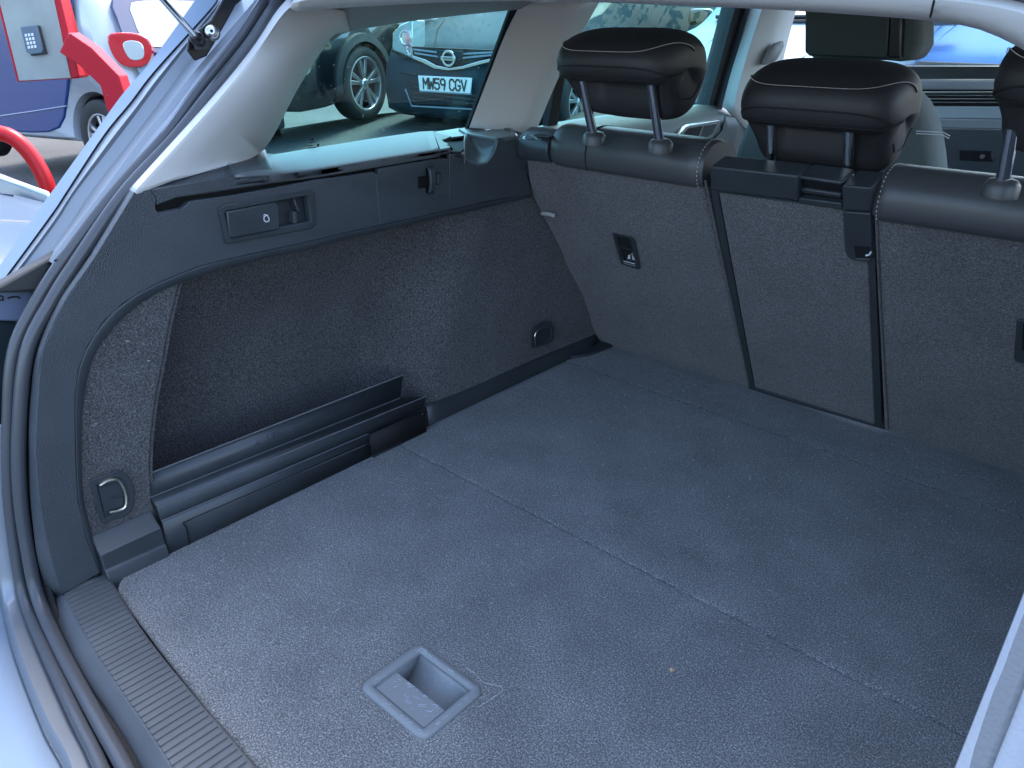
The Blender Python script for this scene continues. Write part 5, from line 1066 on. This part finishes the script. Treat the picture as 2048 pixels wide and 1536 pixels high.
# ---- generic parked cars seen only in part
def plain_car(name, root_xy, head, z0, paint, label, Lh=2.15, hw=.88, lights=True):
    o = place(name, V((root_xy[0], root_xy[1], z0)), head, label, group=GRP)
    pf = [(Lh, .25), (Lh + .03, .45), (Lh, .62), (Lh - .12, .72), (Lh - .5, .82), (Lh - 1.1, .93), (Lh - 1.2, .95), (Lh - 1.9, 1.32), (Lh - 2.3, 1.43), (-.7, 1.43), (-1.4, 1.25), (-1.7, .98), (-Lh, .92), (-Lh - .03, .5), (-Lh + .1, .25), (-1, .2), (1.2, .2)]
    b_ = shell(pf, hw, 0.80, 0.16, plan=0.10).build('body', paint, o, ang=70); arch_cut(b_, 1.33, .32, hw); arch_cut(b_, -1.3, .32, hw)
    sl_ = Lh - 1.27
    MB().prism([V((Lh - 1.22, hw * .80, .975)), V((Lh - 1.22, -hw * .80, .975)), V((Lh - 1.86, -hw * .66, 1.315)), V((Lh - 1.86, hw * .66, 1.315))], (.02, 0, .03)).build('windscreen', m_dglass, o, bevel=0.01)
    for s_ in (1, -1):
        MB().prism([V((Lh - 1.5, s_ * hw * .96, .97)), V((-1.35, s_ * hw * .95, .99)), V((-1.2, s_ * hw * .89, 1.25)), V((-.3, s_ * hw * .86, 1.37)), V((Lh - 2.1, s_ * hw * .86, 1.33))], (0, s_ * .02, 0)).build('side_window', m_dglass, o, bevel=0.008)
        MB().box((Lh - 1.55, s_ * (hw + .10), 1.0), (.12, .20, .13)).build('door_mirror', m_cblack, o, bevel=0.03)
        wheel(o, 1.33, s_ * (hw - .1), .32, .22, sgn=s_); wheel(o, -1.3, s_ * (hw - .1), .32, .22, sgn=s_)
        if lights:
            hl_ = MB().prism([V((Lh - .02, s_ * hw * .50, .70)), V((Lh - .10, s_ * hw * .86, .74)), V((Lh - .50, s_ * hw * .95, .80)), V((Lh - .42, s_ * hw * .97, .66)), V((Lh - .06, s_ * hw * .84, .58)), V((Lh + .03, s_ * hw * .50, .58))], (.015, s_ * .02, .02)).build('headlight', m_lens, o, bevel=0.01)
    for s_ in (1, -1):
        MB().tube([V((Lh - .16, s_ * hw * .42, .735)), V((Lh - .55, s_ * hw * .50, .832)), V((Lh - 1.05, s_ * hw * .60, .93))], 0.008, 6).build('bonnet_crease', paint, o)
        MB().tube([V((Lh - 1.20, s_ * .10 + .05, .985)), V((Lh - 1.25, s_ * .45 + .15, 1.005))], 0.010, 6).build('wiper', m_clad, o)
        MB().tube([V((Lh - .20, s_ * hw * .70, .705)), V((Lh - .6, s_ * hw * .84, .80)), V((Lh - 1.15, s_ * hw * .90, .895))], 0.004, 5).build('bonnet_gap', m_void, o)
    MB().box((Lh - 1.20, 0, .965), (.10, hw * 1.5, .02)).build('scuttle_panel', m_clad, o, bevel=0.004)
    MB().box((Lh + .02, 0, .60), (.06, hw * .8, .12)).build('grille', m_void, o, bevel=0.01)
    MB().box((Lh + .04, 0, .38), (.04, hw * 1.2, .12)).build('lower_intake', m_void, o, bevel=0.01)
    return o
# pale ice-blue car seen through the rear door glass
plain_car('ice_blue_car', (-2.85, 7.35), (0.10, -0.995), -0.24, m_cice, 'pale ice blue car with black mirror behind the left rear headrest')
# bright blue car and silver car beyond the windscreen
def front_at(px, dep, hd): p = PD(px, 60, dep); q = V((hd[0], hd[1], 0)).normalized(); return (p.x - q.x * 2.15, p.y - q.y * 2.15)
plain_car('bright_blue_car', front_at(1955, 5.3, (-.12, -.99)), (-.12, -.99), -0.20, m_croyal, 'bright blue car in front of the windscreen beyond the dashboard')
plain_car('silver_hatchback', front_at(1560, 6.6, (.1, -.99)), (.1, -.99), -0.33, m_csilver, 'silver car with clear headlamp seen between door pillar and front headrest')
# silver blue car beside us at the left picture edge
pp_ = PD(-60, 470, 3.3)
plain_car('silver_blue_car', (-3.12, -1.05), (0.0, 1.0), -0.65, mat('parked_silver_blue_paint', (0.07, 0.105, 0.15), 0.4, spec=0.25), 'silver blue car close on the left, its bonnet showing below the red hoop', lights=True)
# ================================================================== RED BARRIER POST AND HOOP
kp = thing('barrier_post', PD(215, 330, 3.6), 'red angled barrier post carrying a grey keypad box', 'post')
D0 = 3.0
def KP(px, py, d=D0): return PD(px, py, d)
kn = V((0.72, -0.69, 0))
def kpl(px, py, off=0.0): return hitp(px, py, PD(75, 80, D0) + kn * off, kn)
MB().prism([kpl(*p) for p in [(-6, -16), (104, -16), (142, 156), (38, 162)]], -kn * 0.012).build('steel_box', m_steel, kp, bevel=0.002)
MB().prism([kpl(*p, -.012) for p in [(-12, -16), (114, -16), (158, 152), (156, 157), (34, 164)]], -kn * 0.10).build('box_housing', m_red, kp, bevel=0.004)
MB().prism([kpl(*p, -.004) for p in [(100, -16), (118, -16), (158, 153), (141, 157)]], -kn * 0.06).build('box_side', m_red, kp, bevel=0.003)
kb_ = MB().prism([kpl(*p, .022) for p in [(40, 54), (73, 50), (86, 98), (84, 106), (60, 109), (52, 104)]], -kn * 0.03).build('keypad', mat('slate_keypad', (0.10, 0.14, 0.18), 0.4), kp, bevel=0.003)
MB().prism([kpl(*p, .015) for p in [(70, 50), (77, 52), (92, 108), (62, 112), (60, 108), (84, 105)]], -kn * 0.02).build('keypad_body', m_clad, kb_, bevel=0.002)
keys = MB()
for r in range(4):
    for c_ in range(3):
        x = 49 + c_ * 6.4 + r * 2.0; y = 68 + r * 8.0 - c_ * 0.8; keys.prism([kpl(x, y, .024), kpl(x + 4, y - .5, .024), kpl(x + 5, y + 5, .024), kpl(x + 1, y + 5.5, .024)], -kn * 0.003)
for i in range(12): pass
keys.build('keypad_buttons', m_white, kb_)
# bent square arm
def sq(pts, w_, name, root, m, bev=0.004):
    pts = [V(p) for p in pts]; rings = []
    for i, p in enumerate(pts):
        t = (pts[min(i + 1, len(pts) - 1)] - pts[max(i - 1, 0)]).normalized(); s_ = kn.cross(t).normalized()
        rings.append([p + s_ * w_ * .5 + kn * w_ * .5, p - s_ * w_ * .5 + kn * w_ * .5, p - s_ * w_ * .5 - kn * w_ * .5, p + s_ * w_ * .5 - kn * w_ * .5])
    mb_ = MB().loft(rings, closed=True); mb_.f += [(0, 1, 2, 3), tuple(len(mb_.v) - 4 + k for k in (3, 2, 1, 0))]; mb_.m += [0, 0]
    return mb_.build(name, m, root, bevel=bev, ang=30)
def kp2(px, py): return hitp(px, py, PD(200, 150, D0 + .05), kn)
e2 = kp2(232, 158); e3 = kp2(262, 258); gnd = V((e3.x, e3.y, 0)); gnd.z = gz(e3.x, e3.y) - .02
sq([kp2(138, 84), kp2(180, 112), kp2(228, 160), kp2(244, 215), V((kp2(244, 215).x + .03, kp2(244, 215).y + .02, gnd.z))], 0.088, 'bent_arm', kp, m_red)
hp = thing('red_hoop_barrier', PD(60, 420, 3.7), 'red tubular hoop barrier rising from the tarmac at the left edge', 'barrier')
def hq(px, py): return hitp(px, py, PD(60, 330, 3.6), V((0.75, -0.66, 0)).normalized())
hpts = [hq(-150, 560), hq(-145, 400), hq(-110, 300), hq(-50, 268), (hq(8, 268)), hq(42, 288), hq(70, 322), hq(92, 365), hq(101, 410), hq(106, 470)]
last = hpts[-1]; hpts.append(V((last.x, last.y, gz(last.x, last.y) - .02))); f0 = hpts[0]; hpts[0] = V((f0.x, f0.y, gz(f0.x, f0.y) - .02))
MB().tube(cr(hpts, 70), 0.036, 16).build('hoop_tube', m_red2, hp, ang=80)
# thin tarmac joints
tj = MB()
for (x0, y0, x1, y1) in [(790, 225, 752, 282), (812, 225, 775, 275)]:
    a_, b_ = PD(x0, y0, 6.6), PD(x1, y1, 5.0)
    pts = []
    for i in range(8):
        q = a_.lerp(b_, i / 7 * 1.3); pts.append(V((q.x, q.y, gz(q.x, q.y) + .003)))
    tj.tube(pts, 0.006, 4)
tj.build('tarmac_joint', m_clad, None, kind='structure')
# ---- hedge added to darken reflections and close the sky line
hg = MB(); random.seed(3)
for i in range(12000):
    t = random.uniform(-.5, 1); x = -20 + 40 * max(t, 0) + random.gauss(0, .5); y = 17 + min(t, 0) * 36 + random.gauss(0, .6); z = random.uniform(-.6, 3.4 + .5 * math.sin(x * .7 + y) + .3 * math.sin(x * 2.3)); s_ = random.uniform(.08, .2)
    n_ = V((random.uniform(-1, 1), random.uniform(-1, .2), random.uniform(-.2, 1))).normalized(); u_ = n_.orthogonal().normalized() * s_; w_ = n_.cross(u_)
    c_ = V((x, y, z)); hg.add([c_ - u_, c_ + w_ * .5, c_ + u_, c_ - w_ * .5], [(0, 1, 2, 3)])
o = hg.build('reflection_hedge', m_green, None, kind='stuff', norm=False); o['label'] = 'dense green hedge added for dark reflections, far side of the car park'; o['category'] = 'reflection_hedge'
